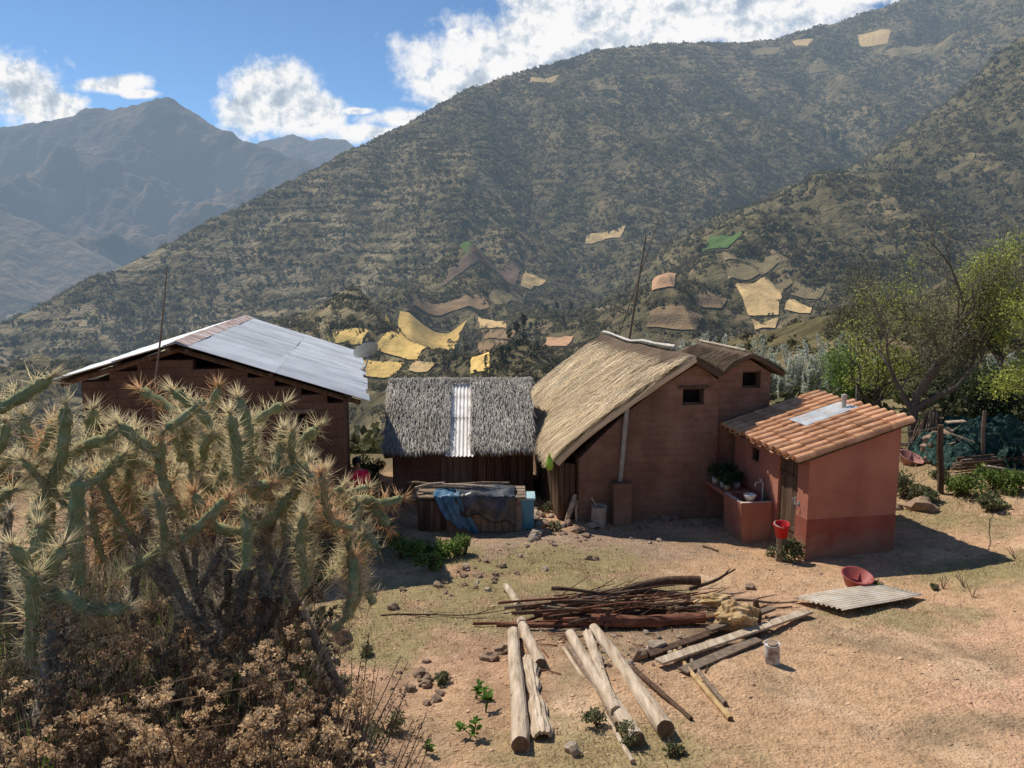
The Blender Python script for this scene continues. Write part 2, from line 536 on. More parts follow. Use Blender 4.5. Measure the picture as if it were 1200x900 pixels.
cam = bpy.data.cameras.new('camera'); co = bpy.data.objects.new('camera', cam); COL.objects.link(co)
cam.sensor_width = 36; cam.lens = 27; cam.clip_start = .05; cam.clip_end = 20000
co.location = (0, 0, ZC); co.rotation_euler = (R(90) - PITCH, 0, 0); scene.camera = co
scene.view_settings.view_transform = 'Standard'; scene.view_settings.look = 'None'; scene.view_settings.exposure = 0
scene.cycles.use_denoising = True
scene.cycles.max_bounces = 5; scene.cycles.diffuse_bounces = 3; w.cycles.sampling_method = 'MANUAL'; w.cycles.sample_map_resolution = 512; scene.cycles.transparent_max_bounces = 8

# ------------------------------------------------------------------ terrain sheets
ang = np.concatenate([np.arange(-180, -52, 2.5), np.arange(-52, 52, .19), np.arange(52, 180.1, 2.5)]) * math.pi / 180
ang[-1] = math.pi
rad = np.concatenate([np.geomspace(.25, 5.5, 70)[:-1], np.geomspace(5.5, 27, 260)[:-1], np.geomspace(27, 1100, 560)])
RI = int(np.argmin(np.abs(rad - 27)))
AA, RR = np.meshgrid(ang, rad)
TX, TY = np.sin(AA) * RR, np.cos(AA) * RR
TZ = H(TX.ravel(), TY.ravel()).reshape(TX.shape)


def grid_obj(name, i0, i1, m, colf):
    na = len(ang)
    V = np.stack([TX[i0:i1], TY[i0:i1], TZ[i0:i1]], -1).reshape(-1, 3)
    nr = i1 - i0
    idx = np.arange(nr * na).reshape(nr, na)
    Fc = np.stack([idx[:-1, :-1], idx[1:, :-1], idx[1:, 1:], idx[:-1, 1:]], -1).reshape(-1, 4)[:, ::-1]
    if i0 == 0:
        pass
    me = mesh_np(name, V, Fc)
    c = colf(V)
    ca = me.color_attributes.new('tint', 'FLOAT_COLOR', 'POINT')
    ca.data.foreach_set('color', np.concatenate([c, np.ones((len(c), 1))], 1).astype(np.float32).ravel())
    o = link(name, me, m, smooth=True); o['kind'] = 'structure'
    return o


def lerp(c, c2, t):
    return c * (1 - t[:, None]) + np.array(c2)[None] * t[:, None]


GRASS = [G(*p) for p in [(640, 672), (720, 690), (560, 720), (430, 745), (420, 720), (390, 760), (1130, 670), (1180, 665), (1040, 720), (720, 880), (590, 690), (660, 650), (690, 665), (1080, 600), (1150, 610), (505, 650), (480, 690), (610, 660)]]


def ground_col(V):
    x, y = V[:, 0], V[:, 1]
    c = np.tile(np.array([.57, .365, .215]), (len(V), 1))
    c = lerp(c, (.64, .395, .25), sstep(-.05, .5, fbm(x * .22, y * .22, 3, 81)))
    c = lerp(c, (.36, .255, .155), sstep(.0, .55, fbm(x * .55 + 9, y * .55, 4, 82)))
    c = lerp(c, (.66, .46, .29), sstep(.1, .6, fbm(x * .8 + 3, y * .8, 4, 83)))
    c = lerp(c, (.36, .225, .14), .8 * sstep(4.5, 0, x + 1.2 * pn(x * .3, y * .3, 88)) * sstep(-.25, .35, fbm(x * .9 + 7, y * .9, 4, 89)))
    # litter round the wood pile
    q = G(720, 715)
    d = np.hypot((x - q.x) / 2.6, (y - q.y) / 1.6)
    c = lerp(c, (.21, .155, .105), .8 * sstep(1.25, .5, d + .35 * fbm(x * 1.2, y * 1.2, 3, 84)))
    q = G(665, 640)
    d = np.hypot((x - q.x) / 3.2, (y - q.y) / 1.4)
    c = lerp(c, (.33, .25, .19), .7 * sstep(1.2, .5, d + .3 * fbm(x * 1.2, y * 1.2, 3, 85)))
    # low yellowish turf
    for i, q in enumerate(GRASS):
        d = np.hypot((x - q.x) / 1.5, (y - q.y) / .9)
        c = lerp(c, (.31, .26, .125), .72 * sstep(1.2, .3, d + .8 * fbm(x * 1.6, y * 1.6, 3, 86)))
    t = sstep(16.5, 18.5, y + 1.2 * pn(x * .4, y * .4, 87)) * sstep(7, 9, x)
    c = lerp(c, (.36, .28, .15), t * .6)
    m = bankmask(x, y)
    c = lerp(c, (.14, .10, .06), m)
    t = sstep(21, 26, np.hypot(x, y))
    c = lerp(c, (.20, .16, .085), t)
    return c


def hill_col(V):
    x, y = V[:, 0], V[:, 1]
    c = np.tile(np.array([.135, .112, .060]), (len(V), 1))
    c = lerp(c, (.215, .17, .095), sstep(-.1, .5, fbm(x / 60, y / 60, 4, 91)))
    c = lerp(c, (.135, .115, .062), sstep(-.02, .45, fbm(x / 38 + 5, y / 38, 5, 92)))
    c = lerp(c, (.29, .215, .125), sstep(.22, .6, fbm(x / 24 + 5, y / 24, 4, 93)) * .8)
    c = lerp(c, (.34, .27, .165), .75 * sstep(30, -120, x) * sstep(650, 450, y) * sstep(-.25, .35, fbm(x / 30, y / 30, 4, 95)))
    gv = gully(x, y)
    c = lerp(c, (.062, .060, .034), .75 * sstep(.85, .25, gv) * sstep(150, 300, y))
    hi = sstep(520, 800, y)
    c = lerp(c, (.25, .19, .105), hi * sstep(-.15, .35, fbm(x / 80, y / 45, 4, 94)))
    c = lerp(c, (.24, .20, .11), sstep(90, 30, np.hypot(x, y)) * .4)
    return c


m_ground = mat('dirt', [(.25, (.50, .48, .46)), (.45, (.86, .85, .84)), (.6, (1, 1, 1)), (.8, (1.18, 1.17, 1.15))], scale=6.5, detail=9, bump=1, bscale=24, bdist=.05, fine=(34, .27), attr='tint', spec=.1, rough=1)
m_hill = mat('dry_hillside', [(.25, (.45, .45, .42)), (.5, (.95, .95, .92)), (.75, (1.5, 1.45, 1.35))], scale=.11, detail=7, bump=1, bscale=.25, bdist=3, attr='tint', spec=.05, rough=1, haze_glow=HZ)
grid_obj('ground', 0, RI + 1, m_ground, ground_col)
grid_obj('hillside', RI, len(rad), m_hill, hill_col)

# ------------------------------------------------------------------ distant mountains
def range_obj(name, polys, slope, r0, r1, a0, a1, na, nr, amp, sc, seed, cols, hz_):
    az = np.linspace(R(a0), R(a1), na); rr = np.linspace(r0, r1, nr)
    A_, R_ = np.meshgrid(az, rr); X, Y = (np.sin(A_) * R_).ravel(), (np.cos(A_) * R_).ravel()
    wx = X + .12 * sc * fbm(X / sc, Y / sc, 3, seed + 5); wy = Y + .12 * sc * fbm(X / sc, Y / sc, 3, seed + 8)
    z = np.full(X.shape, -900.0)
    for P in polys:
        z = smax(z, ridge(wx, wy, poly3(P), slope), amp * .12)
    P0 = poly3(polys[0]); dc = np.full(X.shape, 1e9)
    for a, b in zip(P0[:-1], P0[1:]):
        ab = (b - a)[:2]; t = np.clip(((X - a[0]) * ab[0] + (Y - a[1]) * ab[1]) / (ab @ ab), 0, 1)
        dc = np.minimum(dc, np.hypot(X - a[0] - t * ab[0], Y - a[1] - t * ab[1]))
    cf = .07 + .93 * sstep(0, sc * .35, dc)
    z = z + cf * amp * (ridged(X / sc, Y / sc, 5, seed) - 1.35) * (.75) + .10 * amp * fbm(X / sc * 7, Y / sc * 7, 4, seed + 2)
    V = np.stack([X, Y, z + ZC], -1)
    idx = np.arange(nr * na).reshape(nr, na)
    Fc = np.stack([idx[:-1, :-1], idx[:-1, 1:], idx[1:, 1:], idx[1:, :-1]], -1).reshape(-1, 4)
    me = mesh_np(name, V, Fc)
    c = np.tile(np.array(cols[0]), (len(V), 1))
    c = lerp(c, cols[1], sstep(-.1, .4, fbm(X / sc * 1.7, Y / sc * 1.7, 5, seed + 3)))
    c = lerp(c, cols[2], sstep(.1, .5, fbm(X / sc * 3 + 4, z / sc * 6, 5, seed + 4)))
    ca = me.color_attributes.new('tint', 'FLOAT_COLOR', 'POINT')
    ca.data.foreach_set('color', np.concatenate([c, np.ones((len(c), 1))], 1).astype(np.float32).ravel())
    m = mat(name + '_rock', [(.3, (.6, .6, .6)), (.5, (1, 1, 1)), (.7, (1.4, 1.35, 1.3))], scale=7 / sc, detail=9, bump=1, bscale=16 / sc, bdist=sc * .03, attr='tint', spec=.05, rough=1, haze_glow=hz_)
    o = link(name, me, m, smooth=True); o['kind'] = 'structure'


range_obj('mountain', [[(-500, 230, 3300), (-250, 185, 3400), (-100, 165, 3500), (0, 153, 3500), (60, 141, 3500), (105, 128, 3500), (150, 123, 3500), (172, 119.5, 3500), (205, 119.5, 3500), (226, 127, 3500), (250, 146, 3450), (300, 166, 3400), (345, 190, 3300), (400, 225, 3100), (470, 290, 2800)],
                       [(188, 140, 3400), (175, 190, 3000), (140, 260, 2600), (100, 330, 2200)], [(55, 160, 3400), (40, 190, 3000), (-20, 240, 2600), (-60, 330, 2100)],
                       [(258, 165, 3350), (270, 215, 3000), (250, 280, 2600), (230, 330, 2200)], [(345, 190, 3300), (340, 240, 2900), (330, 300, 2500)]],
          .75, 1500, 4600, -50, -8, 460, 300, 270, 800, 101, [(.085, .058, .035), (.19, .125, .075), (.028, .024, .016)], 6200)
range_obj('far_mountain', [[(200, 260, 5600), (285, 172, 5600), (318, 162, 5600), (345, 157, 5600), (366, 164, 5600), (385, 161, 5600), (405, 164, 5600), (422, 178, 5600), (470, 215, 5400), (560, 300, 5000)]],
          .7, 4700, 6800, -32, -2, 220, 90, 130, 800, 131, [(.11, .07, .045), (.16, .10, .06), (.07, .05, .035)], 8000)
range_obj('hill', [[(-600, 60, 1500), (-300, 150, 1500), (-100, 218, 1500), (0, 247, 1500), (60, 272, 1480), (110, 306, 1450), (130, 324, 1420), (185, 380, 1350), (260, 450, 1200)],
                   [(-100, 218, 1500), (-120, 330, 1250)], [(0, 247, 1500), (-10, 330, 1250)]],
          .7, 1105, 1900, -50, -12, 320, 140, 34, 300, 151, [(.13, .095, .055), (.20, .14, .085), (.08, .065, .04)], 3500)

# ------------------------------------------------------------------ fields on the valley bench
FIELDS = [  # corners in the photo: far-left, far-right, near-right, near-left; base colour
    ((468, 366), (548, 377), (541, 390), (450, 386), 'gold'), ((455, 394), (531, 392), (497, 421), (440, 410), 'gold'),
    ((405, 386), (432, 389), (424, 405), (380, 397), 'gold'), ((418, 423), (474, 427), (462, 444), (425, 441), 'gold'),
    ((560, 372), (592, 377), (594, 386), (563, 386), 'straw'), ((563, 388), (606, 389), (598, 400), (568, 399), 'brown'),
    ((526, 318), (612, 306), (604, 336), (516, 338), 'plough'), ((538, 291), (568, 293), (572, 304), (548, 305), 'green'),
    ((832, 278), (872, 272), (852, 292), (822, 297), 'green'), ((862, 336), (918, 341), (912, 371), (878, 371), 'straw'),
    ((850, 312), (925, 320), (930, 333), (853, 329), 'dull'), ((688, 276), (733, 266), (728, 279), (686, 287), 'straw'),
    ((765, 362), (822, 371), (815, 389), (757, 385), 'brown'), ((641, 397), (672, 395), (666, 406), (636, 408), 'soil'),
    ((1005, 41), (1045, 37), (1040, 51), (1008, 55), 'straw'), ((622, 91), (656, 88), (650, 96), (621, 97), 'straw'), ((928, 48), (953, 46), (946, 54), (932, 54), 'straw'),
    ((480, 347), (565, 345), (575, 361), (484, 358), 'brown'), ((553, 420), (575, 414), (573, 439), (551, 440), 'gold'), ((880, 375), (912, 374), (908, 386), (885, 388), 'straw'),
    ((700, 100), (726, 97), (722, 106), (701, 107), 'dull'), ((945, 80), (985, 76), (980, 84), (948, 88), 'dull'), ((765, 330), (800, 322), (790, 338), (762, 342), 'soil'),
    ((572, 346), (618, 342), (612, 356), (580, 360), 'dull'), ((560, 404), (600, 404), (592, 414), (562, 414), 'brown'), ((486, 424), (512, 426), (500, 438), (478, 436), 'straw'), ((616, 318), (640, 330), (622, 340), (610, 336), 'straw'),
    ((930, 330), (968, 338), (960, 352), (926, 346), 'dull'), ((925, 352), (958, 357), (950, 368), (920, 364), 'straw'), ((846, 296), (905, 300), (912, 309), (848, 307), 'dull'), ((820, 345), (852, 350), (846, 362), (815, 358), 'brown'), ((1040, 60), (1085, 52), (1080, 62), (1044, 68), 'dull'), ((880, 60), (918, 55), (912, 62), (884, 66), 'dull')]
FC = {'gold': (.74, .50, .17), 'straw': (.60, .42, .20), 'brown': (.30, .20, .11), 'plough': (.19, .13, .09), 'green': (.10, .16, .05), 'dull': (.27, .21, .11), 'soil': (.50, .30, .17)}
FM = {k: mat('field_' + k, two(v, .72, 1.2), scale=.35, detail=9, bump=.8, bscale=1.5, bdist=.5, haze_glow=HZ, spec=.05, rough=1) for k, v in FC.items()}
FIELD_XY = []
for k, (a, b, c, d, kind) in enumerate(FIELDS):
    q = [G(*p, tmin=60) for p in (a, b, c, d)]
    if any(v is None for v in q): continue
    n = 22
    U, W = np.meshgrid(np.linspace(0, 1, n + 1), np.linspace(0, 1, n + 1))
    Q = np.array([[v.x, v.y] for v in q])
    XY = (Q[0] * ((1 - U) * (1 - W))[..., None] + Q[1] * (U * (1 - W))[..., None] + Q[2] * (U * W)[..., None] + Q[3] * ((1 - U) * W)[..., None])
    size = np.linalg.norm(Q[0] - Q[1])
    XY = XY + .035 * size * np.stack([fbm(XY[..., 0] / size * 2.2, XY[..., 1] / size * 2.2, 3, 7 + k), fbm(XY[..., 0] / size * 2.2 + 5, XY[..., 1] / size * 2.2, 3, 8 + k)], -1)
    z = H(XY[..., 0].ravel(), XY[..., 1].ravel())
    # level the strip a little like a worked terrace
    V = np.concatenate([XY.reshape(-1, 2), (z + .5)[:, None]], 1)
    idx = np.arange((n + 1) ** 2).reshape(n + 1, n + 1)
    Fc = np.stack([idx[:-1, :-1], idx[1:, :-1], idx[1:, 1:], idx[:-1, 1:]], -1).reshape(-1, 4)
    o = link('field', mesh_np('field', V, Fc), FM[kind], smooth=True); o['kind'] = 'structure'
    FIELD_XY.append(Q)


def in_fields(x, y):
    inside = np.zeros(x.shape, bool)
    for Q0 in FIELD_XY:
        Q = Q0.mean(0) + (Q0 - Q0.mean(0)) * 1.18 - np.array([0, 1.5])
        s = np.ones(x.shape, bool); s2 = np.ones(x.shape, bool)
        for i in range(4):
            a, b = Q[i], Q[(i + 1) % 4]
            cr = (b[0] - a[0]) * (y - a[1]) - (b[1] - a[1]) * (x - a[0])
            s &= cr > 0; s2 &= cr < 0
        inside |= s | s2
    return inside


# ------------------------------------------------------------------ scrub: leaf clumps
def clumps(C, S, ntri, leaf, flat=.75, gen=rng, hang=0):
    """C (n,3) bases, S (n,) radii: ntri small faces spread through a dome over each base"""
    n = len(C)
    u = gen.normal(size=(n, ntri, 3)); u /= np.linalg.norm(u, axis=2, keepdims=True)
    u[..., 2] = np.abs(u[..., 2]) * 1.0 - .1
    rr_ = gen.uniform(.45, 1, (n, ntri, 1)) ** .6
    lob = 1 + .35 * np.sin(3 * np.arctan2(u[..., 1:2], u[..., 0:1]) + gen.uniform(0, 6, (n, 1, 1)))
    P = C[:, None, :] + u * rr_ * lob * S[:, None, None] * np.array([1, 1, flat * 1.25])
    t1 = gen.normal(size=(n, ntri, 3)); t1 /= np.linalg.norm(t1, axis=2, keepdims=True)
    t2 = np.cross(t1, gen.normal(size=(n, ntri, 3))); t2 /= np.linalg.norm(t2, axis=2, keepdims=True) + 1e-9
    s = (S[:, None, None] * leaf) * gen.uniform(.6, 1.3, (n, ntri, 1))
    V = np.stack([P - t1 * s, P + t2 * s * .7, P + t1 * s, P - t2 * s * .7], 2).reshape(-1, 3)
    Fc = np.arange(n * ntri * 4, dtype=np.int32).reshape(-1, 4)
    return V, Fc


def scatter(n, r0, r1, amax=48):
    a = rng.uniform(-R(amax), R(amax), n); r = np.sqrt(rng.uniform(r0 * r0, r1 * r1, n))
    return np.sin(a) * r, np.cos(a) * r


m_scrub = mat('scrub_leaf', two((.155, .136, .074), .68, 1.35), scale=.03, detail=3, bump=0, isl=.3, trans=.36, haze_glow=HZ, spec=.05)
m_hedge = mat('hedge_leaf', two((.085, .076, .042), .65, 1.4), scale=.09, detail=3, bump=0, isl=.4, trans=.1, haze_glow=HZ, spec=.05)
m_scrub2 = mat('olive_scrub_leaf', two((.105, .105, .05), .6, 1.45), scale=.3, detail=3, bump=0, isl=.4, trans=.2, haze_glow=HZ, spec=.08)


def scrub(name, n, r0, r1, ntri, leaf, smin, smax_, m, thr, seed, sc):
    x, y = scatter(n, r0, r1)
    r = np.hypot(x, y)
    z = H(x, y)
    d = fbm(x / sc, y / sc, 4, seed) + .55 * np.sin((z + 3 * fbm(x / 60, y / 60, 2, 71)) / 6.5 * 2 * math.pi) * sstep(-.1, .3, fbm(x / 140, y / 140, 2, 61) + .35 * sstep(40, -120, x)) + .5 * sstep(.95, .3, gully(x, y)) - .30 * sstep(600, 820, y) * sstep(-.2, .3, fbm(x / 80, y / 45, 4, 94))
    keep = (d > thr + rng.normal(0, .12, n) + .22 * sstep(20, -120, x) * sstep(600, 450, y)) & ~in_fields(x, y)
    x, y, z = x[keep], y[keep], z[keep]
    S = rng.uniform(smin, smax_, len(x)) * (1 + .5 * rng.random(len(x)) ** 4)
    V, Fc = clumps(np.stack([x, y, z - .05], -1), S, ntri, leaf)
    o = link(name, mesh_np(name, V, Fc), m); o['kind'] = 'stuff'; o['label'] = 'dry scrub and low bushes covering the far slopes'
    return len(x)


scrub('hillside_scrub', 6500, 28, 110, 90, .17, .35, 1.15, m_scrub2, -.3, 201, 20)
scrub('hillside_scrub', 15000, 110, 330, 34, .30, .6, 1.7, m_scrub, -.25, 202, 30)
scrub('hillside_scrub', 110000, 300, 1000, 10, .48, .7, 2.0, m_scrub, -.28, 203, 40)
# hedges along the lower edges of the fields
hx, hy = [], []
for Q in FIELD_XY[:7] + FIELD_XY[9:11] + FIELD_XY[12:13] + FIELD_XY[17:19] + FIELD_XY[23:28]:
    for i in (2, 1):
        a, b = Q[i], Q[(i + 1) % 4]
        L_ = np.linalg.norm(b - a); k = int(L_ / 1.6)
        t = rng.random(k)
        p = a + (b - a) * t[:, None] + rng.normal(0, .9, (k, 2)) + np.array([0, -2.0])
        hx += list(p[:, 0]); hy += list(p[:, 1])
hx, hy = np.array(hx), np.array(hy)
V, Fc = clumps(np.stack([hx, hy, H(hx, hy) - .1], -1), rng.uniform(.6, 1.5, len(hx)), 30, .3)
n = 260000; a_ = rng.uniform(R(-37), R(-1), n); r_ = np.sqrt(rng.uniform(230 ** 2, 640 ** 2, n)); tx, ty = np.sin(a_) * r_, np.cos(a_) * r_
tz = H(tx, ty); ph_ = (tz - ZC) / 9.0 + .8 * fbm(tx / 80, ty / 80, 3, 71); fr_ = ph_ - np.floor(ph_)
k = (np.abs(fr_ - .5) < .045) & (fbm(tx / 38, ty / 38, 4, 97) > .02) & ~in_fields(tx, ty) & (rng.random(n) < .7)
tx, ty, tz = tx[k], ty[k], tz[k]
V2, F2 = clumps(np.stack([tx, ty, tz - .1], -1), rng.uniform(.5, 1.15, len(tx)), 10, .45)
o = link('terrace_hedges', mesh_np('terrace_hedges', V2, F2), m_hedge); o['kind'] = 'stuff'; o['label'] = 'dark lines of scrub along the old terrace edges'
o = link('field_hedges', mesh_np('field_hedges', V, Fc), m_scrub); o['kind'] = 'stuff'; o['label'] = 'dark hedge scrub along the field edges in the valley'

# ------------------------------------------------------------------ building materials
UP = Vector((0, 0, 1))
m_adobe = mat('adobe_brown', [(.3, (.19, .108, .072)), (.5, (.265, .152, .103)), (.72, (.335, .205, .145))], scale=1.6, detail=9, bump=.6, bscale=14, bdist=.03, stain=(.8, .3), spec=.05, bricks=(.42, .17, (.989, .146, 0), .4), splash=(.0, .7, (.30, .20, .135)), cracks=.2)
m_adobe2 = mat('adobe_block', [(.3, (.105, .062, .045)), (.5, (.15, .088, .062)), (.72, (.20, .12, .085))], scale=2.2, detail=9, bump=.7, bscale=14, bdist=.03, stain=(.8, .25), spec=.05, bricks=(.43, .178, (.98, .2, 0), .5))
m_pink = mat('terracotta_plaster', [(.3, (.36, .145, .098)), (.5, (.43, .18, .12)), (.72, (.48, .215, .15))], scale=1.3, detail=9, bump=.35, bscale=25, bdist=.012, stain=(1.3, .22), spec=.1, splash=(-.1, .35, (.40, .24, .16)), cracks=.12)
m_plinth = mat('red_oxide_plaster', [(.3, (.26, .075, .055)), (.5, (.32, .10, .07)), (.72, (.36, .13, .095))], scale=1.6, detail=9, bump=.35, bscale=25, bdist=.012, stain=(1.3, .28), spec=.1, splash=(.05, .62, (.34, .21, .14)), cracks=.1)
m_dark = mat('interior_shade', two((.012, .010, .009)), bump=0)  # near-black colour standing in for the shade inside window openings
m_wood = mat('grey_wood', [(.3, (.13, .095, .068)), (.5, (.21, .155, .11)), (.7, (.30, .23, .17))], scale=4, stretch=(3, 3, .4), detail=9, bump=.6, bscale=20, bdist=.01, isl=.25, spec=.15)
m_wooddark = mat('old_brown_wood', [(.3, (.06, .038, .026)), (.5, (.105, .065, .043)), (.7, (.16, .105, .07))], scale=4, stretch=(3, 3, .3), detail=9, bump=.6, bscale=20, bdist=.01, isl=.3, spec=.1)
m_pale = mat('pale_weathered_wood', [(.25, (.20, .135, .085)), (.42, (.44, .34, .24)), (.58, (.58, .47, .35)), (.8, (.72, .61, .48))], scale=3, stretch=(5, .5, 5), detail=10, bump=1, bscale=9, bdist=.012, stain=(3, .2), isl=.1, spec=.1)
m_zinc = mat('galvanised_sheet', [(.25, (.52, .545, .565)), (.5, (.68, .70, .715)), (.75, (.78, .80, .81))], scale=1.2, stretch=(1, 1, 1), detail=8, bump=.1, bscale=8, rough=.5, metal=0, isl=.14, stain=(1.2, .2), spec=.4)
m_rust = mat('rusted_edge_sheet', [(.3, (.26, .15, .11)), (.5, (.42, .31, .27)), (.62, (.62, .58, .56)), (.8, (.70, .68, .66))], scale=2.5, detail=9, bump=.2, rough=.7, spec=.2)
m_tile = mat('clay_tile', [(.25, (.42, .20, .10)), (.5, (.62, .33, .18)), (.75, (.72, .45, .28))], scale=5, detail=9, bump=.4, bscale=30, bdist=.008, isl=.24, spec=.1, stain=(2.2, .2))
m_thatch = mat('golden_thatch', [(.3, (.54, .42, .265)), (.5, (.77, .61, .405)), (.72, (.90, .755, .54))], scale=1.1, detail=6, bump=0, isl=.38, trans=.12, spec=.1, stain=(.9, .32))
m_thatchg = mat('grey_thatch', [(.3, (.40, .37, .32)), (.5, (.56, .52, .46)), (.72, (.70, .66, .59))], scale=1.3, detail=6, bump=0, isl=.4, trans=.3, spec=.1)
m_thatchd = mat('dark_thatch', [(.3, (.075, .052, .036)), (.5, (.12, .085, .058)), (.72, (.17, .125, .088))], scale=1.3, detail=6, bump=0, isl=.35, trans=.05, spec=.1)
m_white = mat('white_paint', two((.70, .68, .64), .8, 1.1), scale=6, bump=.1, stain=(4, .2))
m_steel = mat('grey_metal', two((.35, .36, .37), .75, 1.2), scale=6, bump=.1, rough=.5, metal=.5)
m_pipe = mat('fibre_cement_pipe', two((.42, .38, .33), .7, 1.2), scale=5, bump=.3, stain=(3, .25))


def thatch_strands(fn, n, length, width, lift, m, name, parent, over=.06, seed=1, vmax=1.0, spread=.075):
    """fn(u,v) -> point; blades of straw lying down the slope (v grows towards the eave)"""
    g = np.random.default_rng(seed)
    o0 = wloc(parent)
    P, Fc = [], []
    for i in range(n):
        u = g.random(); v = g.random() ** .92 * vmax
        a = Vector(fn(u, v)); b = Vector(fn(min(max(u + g.normal(0, .004), 0), 1), v + .05))
        sl_ = (b - a).normalized()
        c2 = Vector(fn(min(u + .01, 1.01), v)); across = (c2 - a).normalized()
        nn = across.cross(sl_)
        if nn.z < 0: nn = -nn
        ln = length * g.uniform(.6, 1.3)
        left = (Vector(fn(u, 1)) - a).length + over * g.uniform(-.6, 1.6)
        ln = min(ln, max(left, .05))
        dr = (sl_ + across * g.normal(0, spread) + nn * abs(g.normal(.0, .035))).normalized()
        w_ = width * g.uniform(.6, 1.4)
        l0 = lift * g.uniform(.15, .7); l1 = lift * g.uniform(.6, 1.5)
        k = len(P)
        P += [a + across * w_ + nn * l0, a - across * w_ + nn * (l0 + .004), a + dr * ln * .55 - across * w_ * .8 + nn * l1, a + dr * ln * .55 + across * w_ * .8 + nn * l1,
              a + dr * ln - across * w_ * .2 + nn * l1 * .8 - UP * .012, a + dr * ln + across * w_ * .2 + nn * l1 * .8 - UP * .012]
        Fc += [(k, k + 1, k + 2, k + 3), (k + 3, k + 2, k + 4, k + 5)]
    V = np.array([[p.x - o0.x, p.y - o0.y, p.z - o0.z] for p in P])
    return link(name, mesh_np(name, V, np.array(Fc)), m, parent)


def slab(fn, nu, nv, th, name, m, parent):
    mb = MB(); mb.sheet(fn, nu, nv)
    return mb.build(name, m, parent, smooth=False, solid=th)


def corrugated(mb, P0, u, v, w_, h_, pitch=.076, amp=.011, bend=0.0, nv=3, gen=random):
    """corrugated sheet: u across the waves, v along them"""
    u, v = Vector(u).normalized(), Vector(v).normalized(); nn = u.cross(v)
    if nn.z < 0: nn = -nn
    k = max(4, int(w_ / pitch * 6))
    b = [gen.uniform(-bend, bend) for _ in range(4)]

    def fn(s, t):
        return Vector(P0) + u * (s * w_) + v * (t * h_) + nn * (amp * math.sin(2 * math.pi * s * w_ / pitch) + b[0] * math.sin(3 * s + b[1] * 20) + b[2] * math.sin(2.6 * t + 1 + b[3] * 20))
    return mb.sheet(fn, k, nv)


# ------------------------------------------------------------------ small terracotta house with a tile roof
N0 = G(943, 657)
d = Vector((-.155, .988, 0)); g = Vector((.988, .155, 0))
z0 = N0.z
W_, L_, hf, hb = 1.88, 3.25, 2.02, 2.60


def TH(a, b, h):
    return Vector((N0.x, N0.y, z0)) + g * a + d * b + UP * h


th = thing('tile_house', 'small terracotta plastered outhouse with orange barrel tile roof and plank door', 'house', (N0.x, N0.y, z0))
o = MB().prism([TH(0, 0, -.4), TH(W_, 0, -.4), TH(W_, 0, hb), TH(0, 0, hf)], d * L_).build('wall', m_pink, th)
db0, db1, dh = .42, 1.17, 1.86
cb_ = lambda a, b0, b1, h0, h1: MB().box(TH(a, (b0 + b1) / 2, (h0 + h1) / 2), g, d, UP, (.3, b1 - b0, h1 - h0))
cut(o, [cb_(0, db0, db1, .02, dh), cb_(0, 2.05, 2.42, 1.45, 1.75)])
o2 = MB().prism([TH(-.008, -.008, -.42), TH(W_ + .008, -.008, -.42), TH(W_ + .008, -.008, .84), TH(-.008, -.008, .82)], d * (L_ + .016)).build('plinth', m_plinth, th)
cut(o2, [cb_(0, db0 - .002, db1 + .002, .02, 1.4)])
dr = MB()
nb = 6
for i in range(nb):
    b0 = db0 + (db1 - db0) * (i + .5) / nb
    dr.box(TH(.06 + .004 * (i % 2), b0, .94), g, d, UP, (.03, (db1 - db0) / nb - .006, 1.80))
door = dr.build('door', m_wooddark, th)
for q in (.45, 1.5): MB().box(TH(.035, (db0 + db1) / 2, q), g, d, UP, (.02, db1 - db0 - .06, .09)).build('cross_batten', m_wooddark, door)
hd = MB(); hd.tube([TH(.03, db0 + .1, .98), TH(-.03, db0 + .1, 1.0), TH(-.03, db0 + .1, 1.1), TH(.03, db0 + .1, 1.12)], .008, 6); hd.box(TH(.028, db0 + .09, 1.05), g, d, UP, (.012, .05, .16))
hd.build('handle', m_steel, door)
MB().tube([TH(-.0, db0 - .1, 1.06), TH(-.045, db0 - .1, 1.04), TH(-.05, db0 - .1, .98), TH(-.03, db0 - .1, .92)], .009, 6).box(TH(-.006, db0 - .1, 1.06), g, d, UP, (.012, .06, .07)).build('latch', m_steel, th)
MB().box(TH(.07, (db0 + db1) / 2, dh + .04), g, d, UP, (.2, db1 - db0 + .3, .1)).build('lintel', m_wooddark, th)
wn = MB()
for q in ((2.05 + .02, 1.6, .03, .30), (2.42 - .02, 1.6, .03, .30)): wn.box(TH(.05, q[0], q[1]), g, d, UP, (.05, q[2], q[3]))
for q in (1.465, 1.735): wn.box(TH(.05, 2.235, q), g, d, UP, (.046, .37, .03))
wf = wn.build('window', m_wooddark, th); MB().box(TH(.12, 2.235, 1.6), g, d, UP, (.01, .36, .29)).build('shade_board', m_dark, wf)  # no glass: a board painted dark for the unlit inside

tan = (hb - hf) / W_


def roofp(a, b, h=0):
    return TH(a, b, hf + tan * a + .05 + h)


